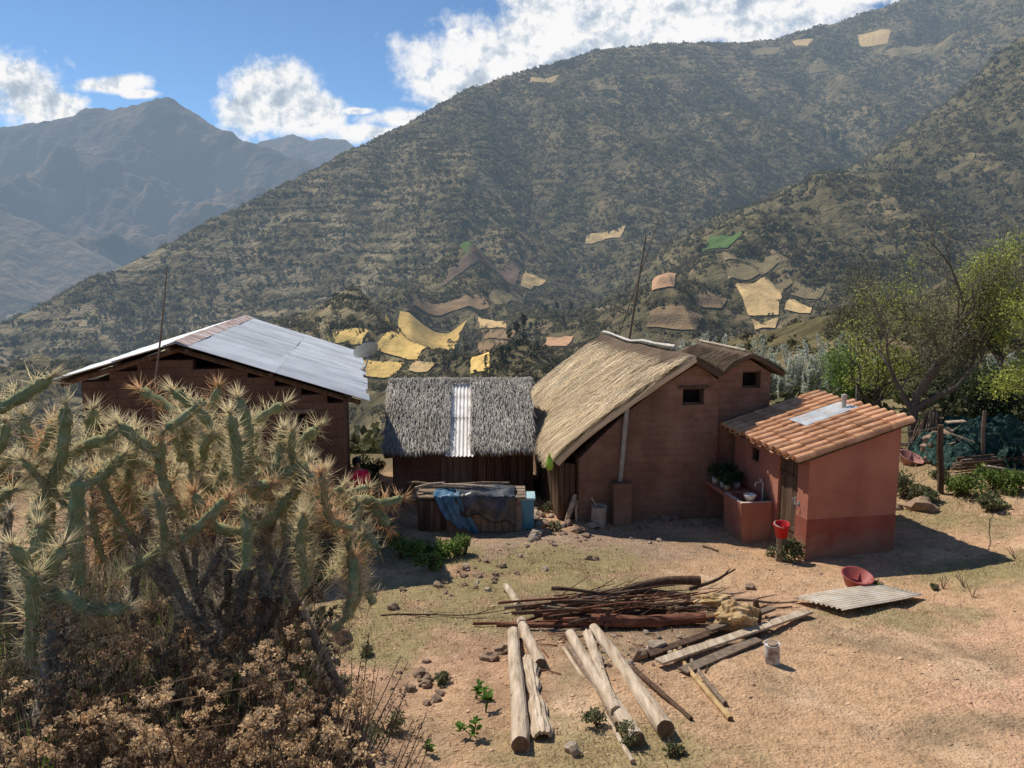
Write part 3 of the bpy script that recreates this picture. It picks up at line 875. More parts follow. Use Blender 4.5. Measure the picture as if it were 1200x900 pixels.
sd = (g + UP * tan).normalized(); nrm = (-g * tan + UP).normalized()
A0, A1, B0, B1 = -.27, W_ + .16, -.16, L_ + .14
MB().prism([roofp(A0, B0 + .03, -.02), roofp(A1, B0 + .03, -.02), roofp(A1, B0 + .03, .02), roofp(A0, B0 + .03, .02)], d * (B1 - B0 - .06)).build('roof_deck', m_wooddark, th)
rm = MB(); rows = 12
sx = math.sqrt(1 + tan * tan)
for i in range(rows + 1):
    bc = B0 + .1 + (B1 - B0 - .2) * i / rows
    nt_ = 6; tl = (A1 - A0) / nt_
    jb = random.uniform(-.02, .02)
    for pan in (0, 1):
        if pan and i == rows: continue
        bb = bc + (.5 * (B1 - B0 - .2) / rows if pan else 0) + jb
        for k in range(nt_):
            a_s = A0 + k * tl - .03 + random.uniform(-.035, .035); bb += random.uniform(-.008, .008); a_e = a_s + tl + .07
            base = len(rm.v)
            for a_, rr_, hh in ((a_s, .105, .045), (a_e, .092, .035)):
                for thk in (0, -.014):
                    for j in range(8):
                        t = math.pi * j / 7
                        y_ = math.cos(t) * (rr_ + thk); z_ = math.sin(t) * (rr_ + thk) * (1.1 if not pan else -.35)
                        rm.v.append(tuple(roofp(a_, bb) + d * y_ + nrm * (z_ + hh + (.0 if not pan else -.02))))
            for j in range(7):
                rm.f.append((base + j, base + j + 1, base + 16 + j + 1, base + 16 + j))
                rm.f.append((base + 8 + j, base + 24 + j, base + 24 + j + 1, base + 8 + j + 1))
                rm.f.append((base + j, base + 8 + j, base + 8 + j + 1, base + j + 1))
                rm.f.append((base + 16 + j, base + 16 + j + 1, base + 24 + j + 1, base + 24 + j))
rm.build('roof_tiles', m_tile, th, smooth=False)
m_clear = mat('clear_roof_sheet', two((.66, .68, .68), .8, 1.15), scale=4, bump=.05, rough=.25, spec=.5, stain=(3, .25))
ms_ = MB(); corrugated(ms_, roofp(.62, 1.28, .155), d, sd, .72, 1.22, .09, .014)
ms_.build('skylight_sheet', m_clear, th, smooth=True)
vp = MB(); vp.tube([roofp(1.62, 1.55, -.05), roofp(1.62, 1.55, .40)], .045, 10); vp.lathe(roofp(1.62, 1.55, .36), [(.06, 0), (.06, .07), (.001, .1)], 10)
vp.build('vent_pipe', m_pipe, th, smooth=False)

# ------------------------------------------------------------------ washstand: basin and bench beside the door
sk = TH(-.3, 1.75, 0)
snk = thing('wash_basin', 'terracotta plastered outdoor sink block beside the plank door', 'sink', sk)
sb0, sb1, so_, sh_ = 1.34, 2.22, .62, .78
m_sink = m_pink
bxs = MB()
bxs.prism([TH(-so_, sb0, -.35), TH(-.012, sb0, -.35), TH(-.012, sb0, sh_), TH(-so_ - .1, sb0, sh_)], d * .07)
bxs.prism([TH(-so_, sb1 - .07, -.35), TH(-.012, sb1 - .07, -.35), TH(-.012, sb1 - .07, sh_), TH(-so_ - .1, sb1 - .07, sh_)], d * .07)
bxs.prism([TH(-so_, sb0 + .072, -.35), TH(-so_ + .08, sb0 + .072, -.35), TH(-so_ - .02, sb0 + .072, sh_ - .002), TH(-so_ - .1, sb0 + .072, sh_ - .002)], d * (sb1 - sb0 - .144))
bxs.box(TH(-.3, (sb0 + sb1) / 2, .5), g, d, UP, (.52, sb1 - sb0 - .15, .06))
bxs.build('basin', m_sink, snk, bevel=.012)
rim = MB()
rim.box(TH(-.36, sb0 + .035, sh_ + .008), g, d, UP, (.70, .075, .012)).box(TH(-so_ - .06, (sb0 + sb1) / 2, sh_ + .0085), g, d, UP, (.08, sb1 - sb0 - .16, .012))
rim.build('rim', mat('worn_cement', two((.55, .44, .38), .8, 1.2), scale=8, bump=.3), snk)
fc = MB(); fc.tube([TH(-.05, 1.72, .5), TH(-.05, 1.72, 1.12)], .016, 8); fc.tube([TH(-.05, 1.72, 1.10), TH(-.14, 1.72, 1.13), TH(-.22, 1.72, 1.10), TH(-.23, 1.72, 1.03)], .014, 8)
fc.box(TH(-.1, 1.72, 1.17), g, d, UP, (.03, .09, .02)); fc.box(TH(-.1, 1.72, 1.15), g, d, UP, (.02, .02, .04))
fc.build('tap', m_white, snk)
bwl = MB(); bwl.lathe(TH(-.44, 1.52, sh_ - .0), [(.001, .0), (.08, 0), (.125, .10), (.135, .14), (.125, .14), (.1, .03), (.001, .02)], 18)
bw = bwl.build('bowl', m_white, None, smooth=True); tag(bw, 'dirty white plastic bowl on the corner of the outdoor sink', 'bowl')
bot = MB(); bot.lathe(TH(-.12, 1.46, sh_ + .015), [(.001, 0), (.035, 0), (.037, .1), (.03, .15), (.014, .18), (.014, .21), (.001, .21)], 12)
tag(bot.build('bottle', mat('dark_green_plastic', two((.03, .07, .04)), rough=.3, bump=0), None, smooth=True), 'small dark bottle standing on the sink ledge by the wall', 'bottle')
bn = thing('plant_bench', 'low terracotta bench against the wall left of the sink', 'bench', TH(-.3, 2.8, 0))
MB().box(TH(-.34, 2.88, .70), g, d, UP, (.64, 1.2, .09)).build('bench_top', m_pink, bn, bevel=.015)
for b_ in (2.38, 3.4):
    MB().box(TH(-.34, b_, .14), g, d, UP, (.5, .12, 1.02)).build('support', m_plinth, bn, bevel=.01)
m_leafdk = mat('dark_green_leaf', two((.045, .095, .03), .6, 1.5), scale=4, bump=0, isl=.4, trans=.3)
m_potw = mat('plastic_pot', two((.5, .47, .42), .8, 1.15), bump=.05)
m_poty = mat('yellowish_tin_pot', two((.42, .34, .18), .8, 1.2), bump=.05)


def leafblob(c, r, n, leaf, gen, zs=1.0, core=.2):
    u = gen.normal(size=(n, 3)); u /= np.linalg.norm(u, axis=1, keepdims=True)
    P = np.array(c) + u * (gen.uniform(core, 1, (n, 1)) ** .7) * r * np.array([1, 1, zs])
    return leaves(P, leaf, gen)


def leaves(P, leaf, gen, up=.0, asp=.45):
    n = len(P)
    t1 = gen.normal(size=(n, 3)); t1[:, 2] += up; t1 /= np.linalg.norm(t1, axis=1, keepdims=True)
    t2 = np.cross(t1, gen.normal(size=(n, 3))); t2 /= np.linalg.norm(t2, axis=1, keepdims=True) + 1e-9
    s = leaf * gen.uniform(.6, 1.35, (n, 1))
    V = np.stack([P - t1 * s * .2, P + t1 * s * .45 + t2 * s * asp, P + t1 * s * 1.1, P + t1 * s * .45 - t2 * s * asp], 1).reshape(-1, 3)
    return V, np.arange(n * 4, dtype=np.int32).reshape(-1, 4)


def leafobj(name, V, Fc, m, parent):
    o0 = wloc(parent) if parent is not None else Vector((0, 0, 0))
    return link(name, mesh_np(name, V - np.array(o0), Fc), m, parent)


pg = np.random.default_rng(5)
for i, (a_, b_, r_, mt_, lab) in enumerate([(-.52, 2.46, .075, m_poty, 'yellowish tin planter nearest the sink on the terracotta bench'), (-.5, 2.72, .08, m_potw, 'pale round planter second from the sink on the bench'),
                                            (-.53, 3.05, .1, m_potw, 'long white planter with dark leaves at the front of the bench'), (-.22, 2.6, .08, m_potw, 'planter with a bushy herb against the wall on the bench'), (-.2, 3.1, .1, m_poty, 'planter with the tallest dark foliage at the far end of the bench')]):
    c = TH(a_, b_, .745)
    pt = thing('potted_plant', lab, 'potted plant', c, 'planters on the bench')
    MB().lathe(c, [(.001, 0), (r_ * .75, 0), (r_, r_ * 1.7), (r_ * .9, r_ * 1.7), (r_ * .7, .03)], 14).build('pot', mt_, pt, smooth=True)
    V, Fc = leafblob(c + UP * (r_ * 1.7 + .13), .16 + .03 * (i % 3), 190, .05, pg, .9)
    leafobj('foliage', V, Fc, m_leafdk, pt)

# red bucket on a stump by the door
st = TH(-.42, .16, 0)
m_red = mat('red_plastic', two((.55, .03, .03), .8, 1.2), scale=6, rough=.4, bump=.05, stain=(4, .15), trans=.15)
stz = hz(st.x, st.y)
stp = MB(); stp.tube([(st.x, st.y, stz - .1), (st.x + .01, st.y, stz + .3), (st.x, st.y, stz + .5)], [.12, .09, .1], 10, jit=.1)
stp.tube([(st.x - .1, st.y - .06, stz - .05), (st.x - .04, st.y - .02, stz + .46)], [.018, .014], 6)
tag(stp.build('stump', m_wood, None), 'short wooden stump holding the red bucket by the door', 'stump')
bk = thing('bucket', 'bright red plastic bucket on a stump at the corner of the tiled house', 'bucket', (st.x, st.y, stz + .5))
bb = Vector((st.x, st.y, stz + .5)); tilt = Vector((-.12, -.15, 1)).normalized()
MB().lathe(bb, [(.001, 0), (.115, 0), (.15, .25), (.16, .255), (.155, .27), (.14, .26), (.105, .02), (.001, .02)], 22, ax=tilt).build('body', m_red, bk, smooth=True)
fu = frame(tilt); hp = [bb + tilt * .25 + (fu[1] * math.cos(t) + fu[2] * .0) * .158 + (fu[2] * math.sin(t)) * .13 + tilt * .03 * math.sin(t) for t in np.linspace(0, math.pi, 9)]
MB().tube(hp, .006, 5).build('handle', m_white, bk)
# black plastic jug behind bucket
V, Fc = leafblob(TH(-.3, .05, .22), .3, 420, .055, pg, .75)
hb_ = thing('weed', 'green weed growing at the corner below the red bucket', 'weed', TH(-.3, .05, .0), None)
leafobj('foliage', V, Fc, mat('sage_leaf', two((.13, .16, .07), .6, 1.4), scale=4, bump=0, isl=.35, trans=.3), hb_)

# ------------------------------------------------------------------ tall thatched adobe house
C0 = G(678, 612)
d2 = Vector((-.146, .989, 0)); g2 = Vector((.989, .146, 0)); cz = C0.z


def AH(s, b, h):
    return Vector((C0.x, C0.y, cz)) + g2 * s + d2 * b + UP * h


hs = thing('thatched_house', 'tall brown adobe house with steep golden grass thatch and pale ridge pole', 'house', (C0.x, C0.y, cz))
apz = at(812, 424, 17.9).z - cz
rj = random.Random(3)
prof = [(0, -.5), (0, 1.5)]
for i in range(1, 12):
    t = i / 12; prof.append((2.72 * t, 1.5 + (apz - .06 - 1.5) * (t + .1 * math.sin(t * math.pi)) + rj.uniform(-.015, .015)))
prof += [(2.72, apz - .05), (2.85, apz - .06), (3.3, apz - .42), (3.3, -.5)]
wl = MB().prism([AH(s, 0, h) for s, h in prof], d2 * .45).build('wall', m_adobe, hs)
w0 = (at(797, 453, 17.8), at(822, 472, 17.8))
ws = (w0[0].x - C0.x) / g2.x; we = (w0[1].x - C0.x) / g2.x; wh1, wh0 = w0[0].z - cz, w0[1].z - cz
cut(wl, [MB().box(AH((ws + we) / 2, 0, (wh0 + wh1) / 2), g2, d2, UP, (we - ws, .6, wh1 - wh0))])
fr = MB()
for q in (ws + .02, we - .02): fr.box(AH(q, .12, (wh0 + wh1) / 2), g2, d2, UP, (.04, .06, wh1 - wh0 - .004))
for q in (wh0 + .02, wh1 - .02): fr.box(AH((ws + we) / 2, .12, q), g2, d2, UP, (we - ws - .084, .056, .04))
fo = fr.build('window', m_wooddark, hs); MB().box(AH((ws + we) / 2, .3, (wh0 + wh1) / 2), g2, d2, UP, (we - ws - .004, .01, wh1 - wh0 - .004)).build('shade_board', m_dark, fo)
MB().box(AH(-.06 + .3, 4.45, .5), g2, d2, UP, (.4, 8.0, 2.0)).build('wall', m_adobe, hs)
MB().box(AH(3.1, 4.4, 1.2), g2, d2, UP, (.4, 7.8, 3.3)).build('wall', m_adobe, hs)
MB().prism([AH(0, 8.3, -.8), AH(3.3, 8.3, -.8), AH(3.3, 8.3, apz - .5), AH(2.75, 8.3, apz - .15), AH(.05, 8.3, 1.45)], d2 * .4).build('wall', m_adobe, hs)
# plank lean-to under the low eave
pl = MB()
for i in range(11):
    b_ = -.0 + i * .19
    pl.box(AH(-.42 + .01 * (i % 2), .35 + b_, .55 + rj.uniform(-.03, .03)), g2, d2, UP, (.03, .17, 1.75))
pl.build('plank_screen', m_wooddark, hs)
pl = MB()
for i in range(3): pl.box(AH(-.36 + i * .13, .22, .5 + rj.uniform(-.04, .04)), g2, d2, UP, (.115, .03, 1.7))
pl.build('plank_door', m_wooddark, hs)
Rn, Rf = at(815, 421, 17.25), at(707, 394, 25.6)
En, Ef = at(652, 541, 17.1), at(607, 478, 25.4)


def thR(u, v):                     # main slope: u along the ridge (near to far), v ridge to eave
    top = Rn.lerp(Rf, u); bot = En.lerp(Ef, u)
    p = top.lerp(bot, v)
    p = p + UP * (.10 * math.sin(math.pi * min(max(v, 0), 1)) - .05 * math.sin(math.pi * u) * (1 - v) - (.16 * max(0, v - .9) * 3))
    p = p + UP * (.022 * math.sin(u * 17 + v * 3) + .018 * math.sin(u * 7.3 - v * 6) + .008 * math.sin(u * 29 + v * 9))
    return p


Rr = Rn + g2 * .62 - UP * .36; Rrf = Rf + g2 * .62 - UP * .36


def thR2(u, v):
    return Rn.lerp(Rf, u).lerp(Rr.lerp(Rrf, u), v)


slab(thR, 20, 14, .2, 'thatch_base', m_thatchd, hs)
slab(thR2, 20, 6, .16, 'thatch_base', m_thatchd, hs)
thatch_strands(thR, 17000, .95, .0095, .105, m_thatch, 'thatch', hs, over=.2, seed=3)
thatch_strands(thR2, 2200, .4, .012, .11, m_thatchd, 'thatch', hs, over=.1, seed=4)
# thatch bulge along the rake of the gable
rk = MB()
rk.tube([thR(.0, v) + UP * .0 for v in np.linspace(0, 1, 12)], [.085 + .012 * rj.uniform(-1, 1) for _ in range(12)], 9, jit=.12)
rk.build('rake_edge', m_thatch, hs)
thatch_strands(lambda u, v: thR(u * .035 - .012, v) + UP * .05, 1300, .6, .01, .09, m_thatch, 'rake_straw', hs, over=.2, seed=6)
rp = [thR(u, 0) + UP * (.17 + .03 * math.sin(u * 6)) for u in np.linspace(.16, 1.0, 14)]
MB().tube(rp, [.04 + .006 * math.sin(i * 1.7) for i in range(14)], 8).build('ridge_pole', mat('whitish_pole', two((.60, .55, .47), .8, 1.2), scale=5, bump=.3), hs)
MB().tube([thR(0.0, v) + UP * .16 + d2 * (-.0) for v in np.linspace(.04, .62, 8)], .03, 7).build('rake_pole', m_pale, hs)
MB().box(AH((ws + we) / 2, -.004, wh1 + .035), g2, d2, UP, (we - ws + .22, .05, .07)).build('lintel', m_wooddark, hs)
# stove pipe with its plinth on the gable
pp0, pp1 = at(727, 562, 17.25), at(735, 474, 17.2)
ppo = MB().tube([pp0 - UP * .05, pp1], [.055, .055], 12); ppo.lathe(pp1 - UP * .01, [(.075, 0), (.075, .06), (.001, .1)], 12)
ppo.build('drain_pipe', m_pipe, hs)
q0 = AH((pp0.x - C0.x) / g2.x, -.14, 0)
MB().box(Vector((q0.x, q0.y, cz + .2)), g2, d2, UP, (.46, .30, 1.5)).build('pipe_footing', m_adobe, hs, bevel=.05)
# green carrier bag hanging from the eave
gb = at(644, 536, 16.9)
bg_ = MB(); rj2 = random.Random(8)
bg_.lathe(gb - UP * .30, [(.001, 0), (.07, .02), (.10, .1), (.085, .2), (.04, .27), (.02, .34), (.03, .38)], 11)
bg_.v = [tuple(Vector(p) + Vector((rj2.uniform(-.018, .018), rj2.uniform(-.018, .018), rj2.uniform(-.012, .012)))) for p in bg_.v]
tag(bg_.build('carrier_bag', mat('lime_plastic', two((.45, .62, .12), .75, 1.25), scale=8, rough=.35, bump=.1, trans=.4), None, smooth=True), 'lime green plastic carrier bag hanging from the thatch eave', 'bag')

# ------------------------------------------------------------------ annex with dark roof
ax0 = AH(3.32, .12, 0)
an = thing('adobe_annex', 'narrow brown adobe annex with low dark gable roof and small square opening', 'building', ax0)
ah_ = at(882, 414, 18.4).z - cz
pr = [(3.32, -.5), (3.32, ah_ - .5), (3.95, ah_ - .12), (4.1, ah_ - .1), (4.62, ah_ - .42), (4.62, -.5)]
aw = MB().prism([AH(s, .12, h) for s, h in pr], d2 * 3.6).build('wall', m_adobe, an)
a0, a1 = at(866, 433, 18.2), at(887, 452, 18.2)
s0_, s1_ = (a0.x - C0.x) / g2.x, (a1.x - C0.x) / g2.x
h1_, h0_ = a0.z - cz, a1.z - cz
cut(aw, [MB().box(AH((s0_ + s1_) / 2, .12, (h0_ + h1_) / 2), g2, d2, UP, (s1_ - s0_, .7, h1_ - h0_))])
fr = MB()
for q in (s0_ + .02, s1_ - .02): fr.box(AH(q, .24, (h0_ + h1_) / 2), g2, d2, UP, (.035, .05, h1_ - h0_ - .004))
for q in (h0_ + .02, h1_ - .02): fr.box(AH((s0_ + s1_) / 2, .24, q), g2, d2, UP, (s1_ - s0_ - .05, .046, .036))
fo = fr.build('window', m_wooddark, an); MB().box(AH((s0_ + s1_) / 2, .42, (h0_ + h1_) / 2), g2, d2, UP, (s1_ - s0_ - .01, .01, h1_ - h0_ - .01)).build('shade_board', m_dark, fo)
ar0, ar1 = AH(4.02, -.1, ah_ + .03), AH(4.02, 3.0, ah_ + .03)
al0, al1 = AH(3.28, -.08, ah_ - .42), AH(3.28, 3.0, ah_ - .42); arr0, arr1 = AH(4.86, -.08, ah_ - .44), AH(4.86, 3.0, ah_ - .44)
fnL = lambda u, v: ar0.lerp(ar1, u).lerp(al0.lerp(al1, u), v) + UP * .03 * math.sin(v * 3)
fnR = lambda u, v: ar0.lerp(ar1, u).lerp(arr0.lerp(arr1, u), v) + UP * .04 * math.sin(v * 3)
slab(fnL, 10, 5, .10, 'roof_slope', m_thatchd, an); slab(fnR, 10, 5, .10, 'roof_slope', m_thatchd, an)
thatch_strands(fnL, 2600, .5, .011, .06, m_thatchd, 'thatch', an, over=.12, seed=14); thatch_strands(fnR, 2000, .5, .011, .06, m_thatchd, 'thatch', an, over=.12, seed=15)
MB().tube([ar0.lerp(ar1, u) + UP * .09 for u in np.linspace(.1, 1, 6)], .03, 7).build('ridge_pole', m_pale, an)

# ------------------------------------------------------------------ long adobe house under a metal roof
dL = Vector((-.2, .98, 0)).normalized(); gL = Vector((.98, .2, 0)).normalized()
E0, A0_, W0 = at(422, 467, 14.4), at(204, 403, 13.75), at(63, 445, 13.36)
LB = Vector((E0.x, E0.y, hz(-3.4, 15)))
lh = thing('adobe_house', 'long brown adobe house under silver corrugated metal roof', 'house', (LB.x, LB.y, LB.z))
LEN = 9.5
zr = random.Random(21)
rfm = MB()
for (top, bot, name) in ((A0_, E0, 'right'), (A0_, W0, 'left')):
    sl_ = (bot - top); ln_ = sl_.length; sv = sl_.normalized()
    cols_ = int(LEN / .78)
    for r_ in range(2):
        for c in range(cols_):
            p = top + sv * (ln_ * (.0 if r_ == 0 else .52) - (.0 if r_ == 0 else .06)) + dL * (c * .78 + zr.uniform(-.02, .02)) + UP * (.012 * (1 - r_) + .006 * (c % 2) + zr.uniform(0, .006))
            hh = ln_ * .53 if r_ == 0 else ln_ * .54 + zr.uniform(-.05, .05)
            corrugated(rfm, p, dL, sv + UP * zr.uniform(-.004, .004), .83, hh, .104, .018, .008, 4, zr)
rfm.build('metal_roof', m_zinc, lh, smooth=True)
rc = MB()
svr, svl = (E0 - A0_).normalized(), (W0 - A0_).normalized()
for c in range(7):
    p = A0_ + dL * (c * 1.36) + UP * (.04 + .006 * (c % 2))
    rc.add([p + svl * .22, p + UP * .02, p + svr * .24, p + svl * .22 + dL * 1.38, p + UP * .02 + dL * 1.38, p + svr * .24 + dL * 1.38], [(0, 1, 4, 3), (1, 2, 5, 4)])
rc.build('ridge_cap', m_rust, lh)


def LHp(s, b, z):
    """s along the gable from the right eave (negative = left)"""
    p = Vector((E0.x, E0.y, 0)) + gL * s + dL * b; p.z = z
    return p


wr, wl_ = -.32, (W0 - E0).dot(gL) + .32
sa = (A0_ - E0).dot(gL)
zb = LB.z - .6
pts = [(wl_, zb)]


def roofz(s):
    return A0_.z + (E0.z - A0_.z) * (s - sa) / (0 - sa) if s > sa else A0_.z + (W0.z - A0_.z) * (s - sa) / ((W0 - E0).dot(gL) - sa)


s = wl_; stepw = .48
while s < wr - .01:                # stepped courses of block under the rake
    e = min(s + stepw, wr)
    zt = min(roofz(s), roofz(e)) - .10
    zt = zb + math.floor((zt - zb) / .178) * .178
    pts += [(s, zt), (e, zt)]; s = e
pts += [(wr, zb)]
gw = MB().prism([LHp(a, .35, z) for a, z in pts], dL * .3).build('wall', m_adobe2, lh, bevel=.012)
q = at(341, 489, 14.1); sq = (q - Vector((E0.x, E0.y, 0))).dot(gL)
cut(gw, [MB().box(LHp(sq, .35, q.z - .25), gL, dL, UP, (.55, .5, .5))])
fr = MB()
for k in (-.25, 0, .25): fr.box(LHp(sq + k, .46, q.z - .25), gL, dL, UP, (.04, .04, .496))
for k in (-.228, .228): fr.box(LHp(sq, .46, q.z - .25 + k), gL, dL, UP, (.53, .034, .04))
fo = fr.build('window', m_wooddark, lh); MB().box(LHp(sq, .57, q.z - .25), gL, dL, UP, (.54, .01, .49)).build('shade_board', m_dark, fo)
MB().box(LHp(sq, .345, q.z + .04), gL, dL, UP, (.8, .05, .07)).build('lintel', m_wood, lh)
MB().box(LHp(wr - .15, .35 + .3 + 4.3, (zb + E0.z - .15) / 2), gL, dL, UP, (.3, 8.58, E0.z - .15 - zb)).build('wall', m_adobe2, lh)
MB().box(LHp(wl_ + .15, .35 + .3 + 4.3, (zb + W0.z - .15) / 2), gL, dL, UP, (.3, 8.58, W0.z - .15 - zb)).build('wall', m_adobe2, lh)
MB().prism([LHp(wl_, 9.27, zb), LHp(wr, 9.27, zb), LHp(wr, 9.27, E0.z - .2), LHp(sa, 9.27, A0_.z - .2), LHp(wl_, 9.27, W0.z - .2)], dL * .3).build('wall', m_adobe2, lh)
bm_ = MB()
for k in (.06, .5, .94):
    for (t_, b_) in ((A0_, E0), (A0_, W0)):
        p = t_.lerp(b_, k) - UP * .07
        bm_.tube([p + dL * .03, p + dL * 9.45], .045, 7)
bm_.build('purlins', m_wooddark, lh)
bm_ = MB()
for (t_, b_) in ((A0_, E0), (A0_, W0)):
    bm_.tube([t_ + dL * .3 - UP * .13, b_ + dL * .3 - UP * .13], .05, 7)
bm_.build('rafters', m_wooddark, lh)
# satellite dish on the far eave
dp = at(429, 411, 19.2)
sd_ = thing('satellite_dish', 'grey satellite dish on a bent arm at the metal roof eave', 'satellite dish', dp - UP * .9)
axd = Vector((-.42, .50, .76)).normalized()
MB().lathe(dp, [(.001, -.10), (.12, -.092), (.24, -.068), (.34, -.028), (.42, .02), (.425, .03), (.41, .028), (.33, -.015), (.2, -.07), (.001, -.09)], 28, ax=axd).build('dish', mat('dish_grey', two((.36, .375, .35), .85, 1.15), bump=0, rough=.5), sd_, smooth=True)
MB().tube([dp - axd * .1, dp - axd * .2 - UP * .1, dp - UP * .5 + Vector((-.02, 0, 0)), dp - UP * .72 + Vector((-.12, 0, 0)), dp - UP * .86 + Vector((-.30, 0, 0))], .022, 8).build('arm', m_steel, sd_)
MB().tube([dp - axd * .06 + Vector((.3, -.1, -.25)) * .5, dp + axd * .34 + Vector((.05, 0, -.1))], .012, 6).box(dp + axd * .36 + Vector((.05, 0, -.1)), (1, 0, 0), (0, 1, 0), (0, 0, 1), (.06, .06, .1)).build('receiver', m_steel, sd_)
for ch in sd_.children:
    ch.scale = (.77, .77, .77)
    ch.location = (dp - Vector(sd_.location)) * (1 - .77)
# thin aerial mast in front of the gable
p0, p1 = at(179, 470, 13.4), at(196, 312, 13.5)
am = thing('aerial_mast', 'thin leaning aerial mast in front of the adobe gable under the metal roof', 'mast', (p0.x, p0.y, LB.z))
MB().tube([p0 - UP * 2.6, p0, p0.lerp(p1, .5) + Vector((.02, 0, 0)), p1], [.026, .022, .016, .009], 7).build('pole', m_wood, am)

# ------------------------------------------------------------------ grey thatched shed in the middle
SY = 19.6
sl0, sr0 = at(458, 530, SY), at(622, 530, SY)
sg = hz((sl0.x + sr0.x) / 2, SY)
shd = thing('thatched_shed', 'low mud and plank shed with grey thatch split by a corrugated strip', 'shed', ((sl0.x + sr0.x) / 2, SY, sg))
zr0 = at(540, 450, 21.7).z; ze = at(540, 535, 19.0).z
xl, xr = at(453, 500, 20.1).x, at(626, 500, 20.1).x
wtop = ze + .22
MB().box(((sl0.x + sr0.x) / 2 - .55, SY + .15, (sg - .5 + wtop) / 2), (1, 0, 0), (0, 1, 0), UP, (sr0.x - sl0.x - 1.25, .3, wtop - sg + .5)).build('wall', m_adobe, shd)
for xx in (sl0.x + .14, sr0.x - .12):
    MB().prism([(xx - .15, SY + .32, sg - .5), (xx - .15, 22.9, sg - .5), (xx - .15, 22.9, ze + .3), (xx - .15, 21.7, zr0 - .2), (xx - .15, SY + .32, wtop)], (.3, 0, 0)).build('wall', m_adobe, shd)
MB().box(((sl0.x + sr0.x) / 2, 23.06, (sg - .5 + wtop) / 2), (1, 0, 0), (0, 1, 0), UP, (sr0.x - sl0.x - .6, .3, wtop - sg + .5)).build('wall', m_adobe, shd)
bd = MB(); rj = random.Random(31)
x = at(517, 560, SY).x
while x < at(547, 560, SY).x:
    bd.box((x + .08, SY - .03 + rj.uniform(-.01, .01), (sg + wtop) / 2 + .02), (1, 0, 0), (0, 1, 0), UP, (.15, .03, wtop - sg - .05)); x += .165
bd.build('door', m_wood, shd)
bd = MB(); x = at(552, 560, SY).x
while x < sr0.x - .1:
    bd.box((x + .1, SY + .02 + rj.uniform(-.015, .015), (sg + wtop) / 2 + rj.uniform(-.03, .03)), (1, 0, 0), (0, 1, 0), UP, (.19, .03, wtop - sg)); x += .205
bd.build('plank_wall', m_wooddark, shd)
Sl, Sr = Vector((xl - .12, 21.7, zr0)), Vector((xr - .08, 21.7, zr0 + .02)); Sel, Ser = Vector((xl + .1, 19.0, ze)), Vector((xr - .05, 19.0, ze + .08))
Sbl, Sbr = Vector((xl - .1, 23.6, ze + .1)), Vector((xr, 23.6, ze + .1))
cx0, cx1 = (at(526, 490, 20.4).x - xl) / (xr - xl), (at(557, 490, 20.4).x - xl) / (xr - xl)


def patch(tl, tr, bl, br, u0, u1, sag=.06):
    def f(u, v):
        q = u0 + (u1 - u0) * u
        return tl.lerp(tr, q).lerp(bl.lerp(br, q), v) + UP * (sag * math.sin(math.pi * min(max(v, 0), 1)) + .02 * math.sin(q * 23))
    return f


for u0, u1, sd2 in ((0, cx0 + .015, 41), (cx1 - .015, 1, 42)):
    f = patch(Sl, Sr, Sel, Ser, u0, u1)
    slab(f, 10, 8, .16, 'thatch_base', m_thatchd, shd)
    thatch_strands(f, int(13000 * (u1 - u0)), .30, .010, .17, m_thatchg, 'thatch', shd, over=.13, seed=sd2, spread=.24)
f = patch(Sl, Sr, Sbl, Sbr, 0, 1)
slab(f, 12, 6, .16, 'thatch_base', m_thatchd, shd)
thatch_strands(f, 2500, .45, .013, .13, m_thatchg, 'thatch', shd, over=.12, seed=43)
rd = MB(); rd.tube([Sl.lerp(Sr, u) + UP * (.06 + .012 * math.sin(u * 20)) for u in np.linspace(-.015, 1.02, 22)], [.085 + rj.uniform(-.012, .012) for _ in range(22)], 10, jit=.15, seed=4)
rd.build('ridge_roll', m_thatchg, shd)
thatch_strands(lambda u, v: Sl.lerp(Sr, u) + UP * (.16 - .1 * v * v) + Vector((0, -.18 * v, 0)), 1500, .16, .010, .05, m_thatchg, 'ridge_straw', shd, over=.08, seed=44)
MB().tube([Sl.lerp(Sr, u) + Vector((0, -.22, -.14)) + UP * .012 * math.sin(u * 9) for u in np.linspace(0, 1, 10)], .035, 7).build('ridge_pole', m_wooddark, shd)
cs = MB(); tdir = (Sel.lerp(Ser, .5) - Sl.lerp(Sr, .5))
p = Sl.lerp(Sr, cx0) + UP * .11; ln_ = tdir.length
corrugated(cs, p, (1, 0, .0), tdir, (cx1 - cx0) * (xr - xl), ln_ * .56, .1, .02, .004, 3, rj)
corrugated(cs, p + tdir.normalized() * ln_ * .53 - UP * .018, (1, 0, .0), tdir, (cx1 - cx0) * (xr - xl), ln_ * .53, .1, .02, .004, 3, rj)
cs.build('corrugated_strip', mat('pale_old_sheet', [(.3, (.62, .56, .50)), (.5, (.84, .79, .74)), (.7, (.9, .87, .83))], scale=3, bump=.1, rough=.6, stain=(2, .25), isl=.1), shd, smooth=True)

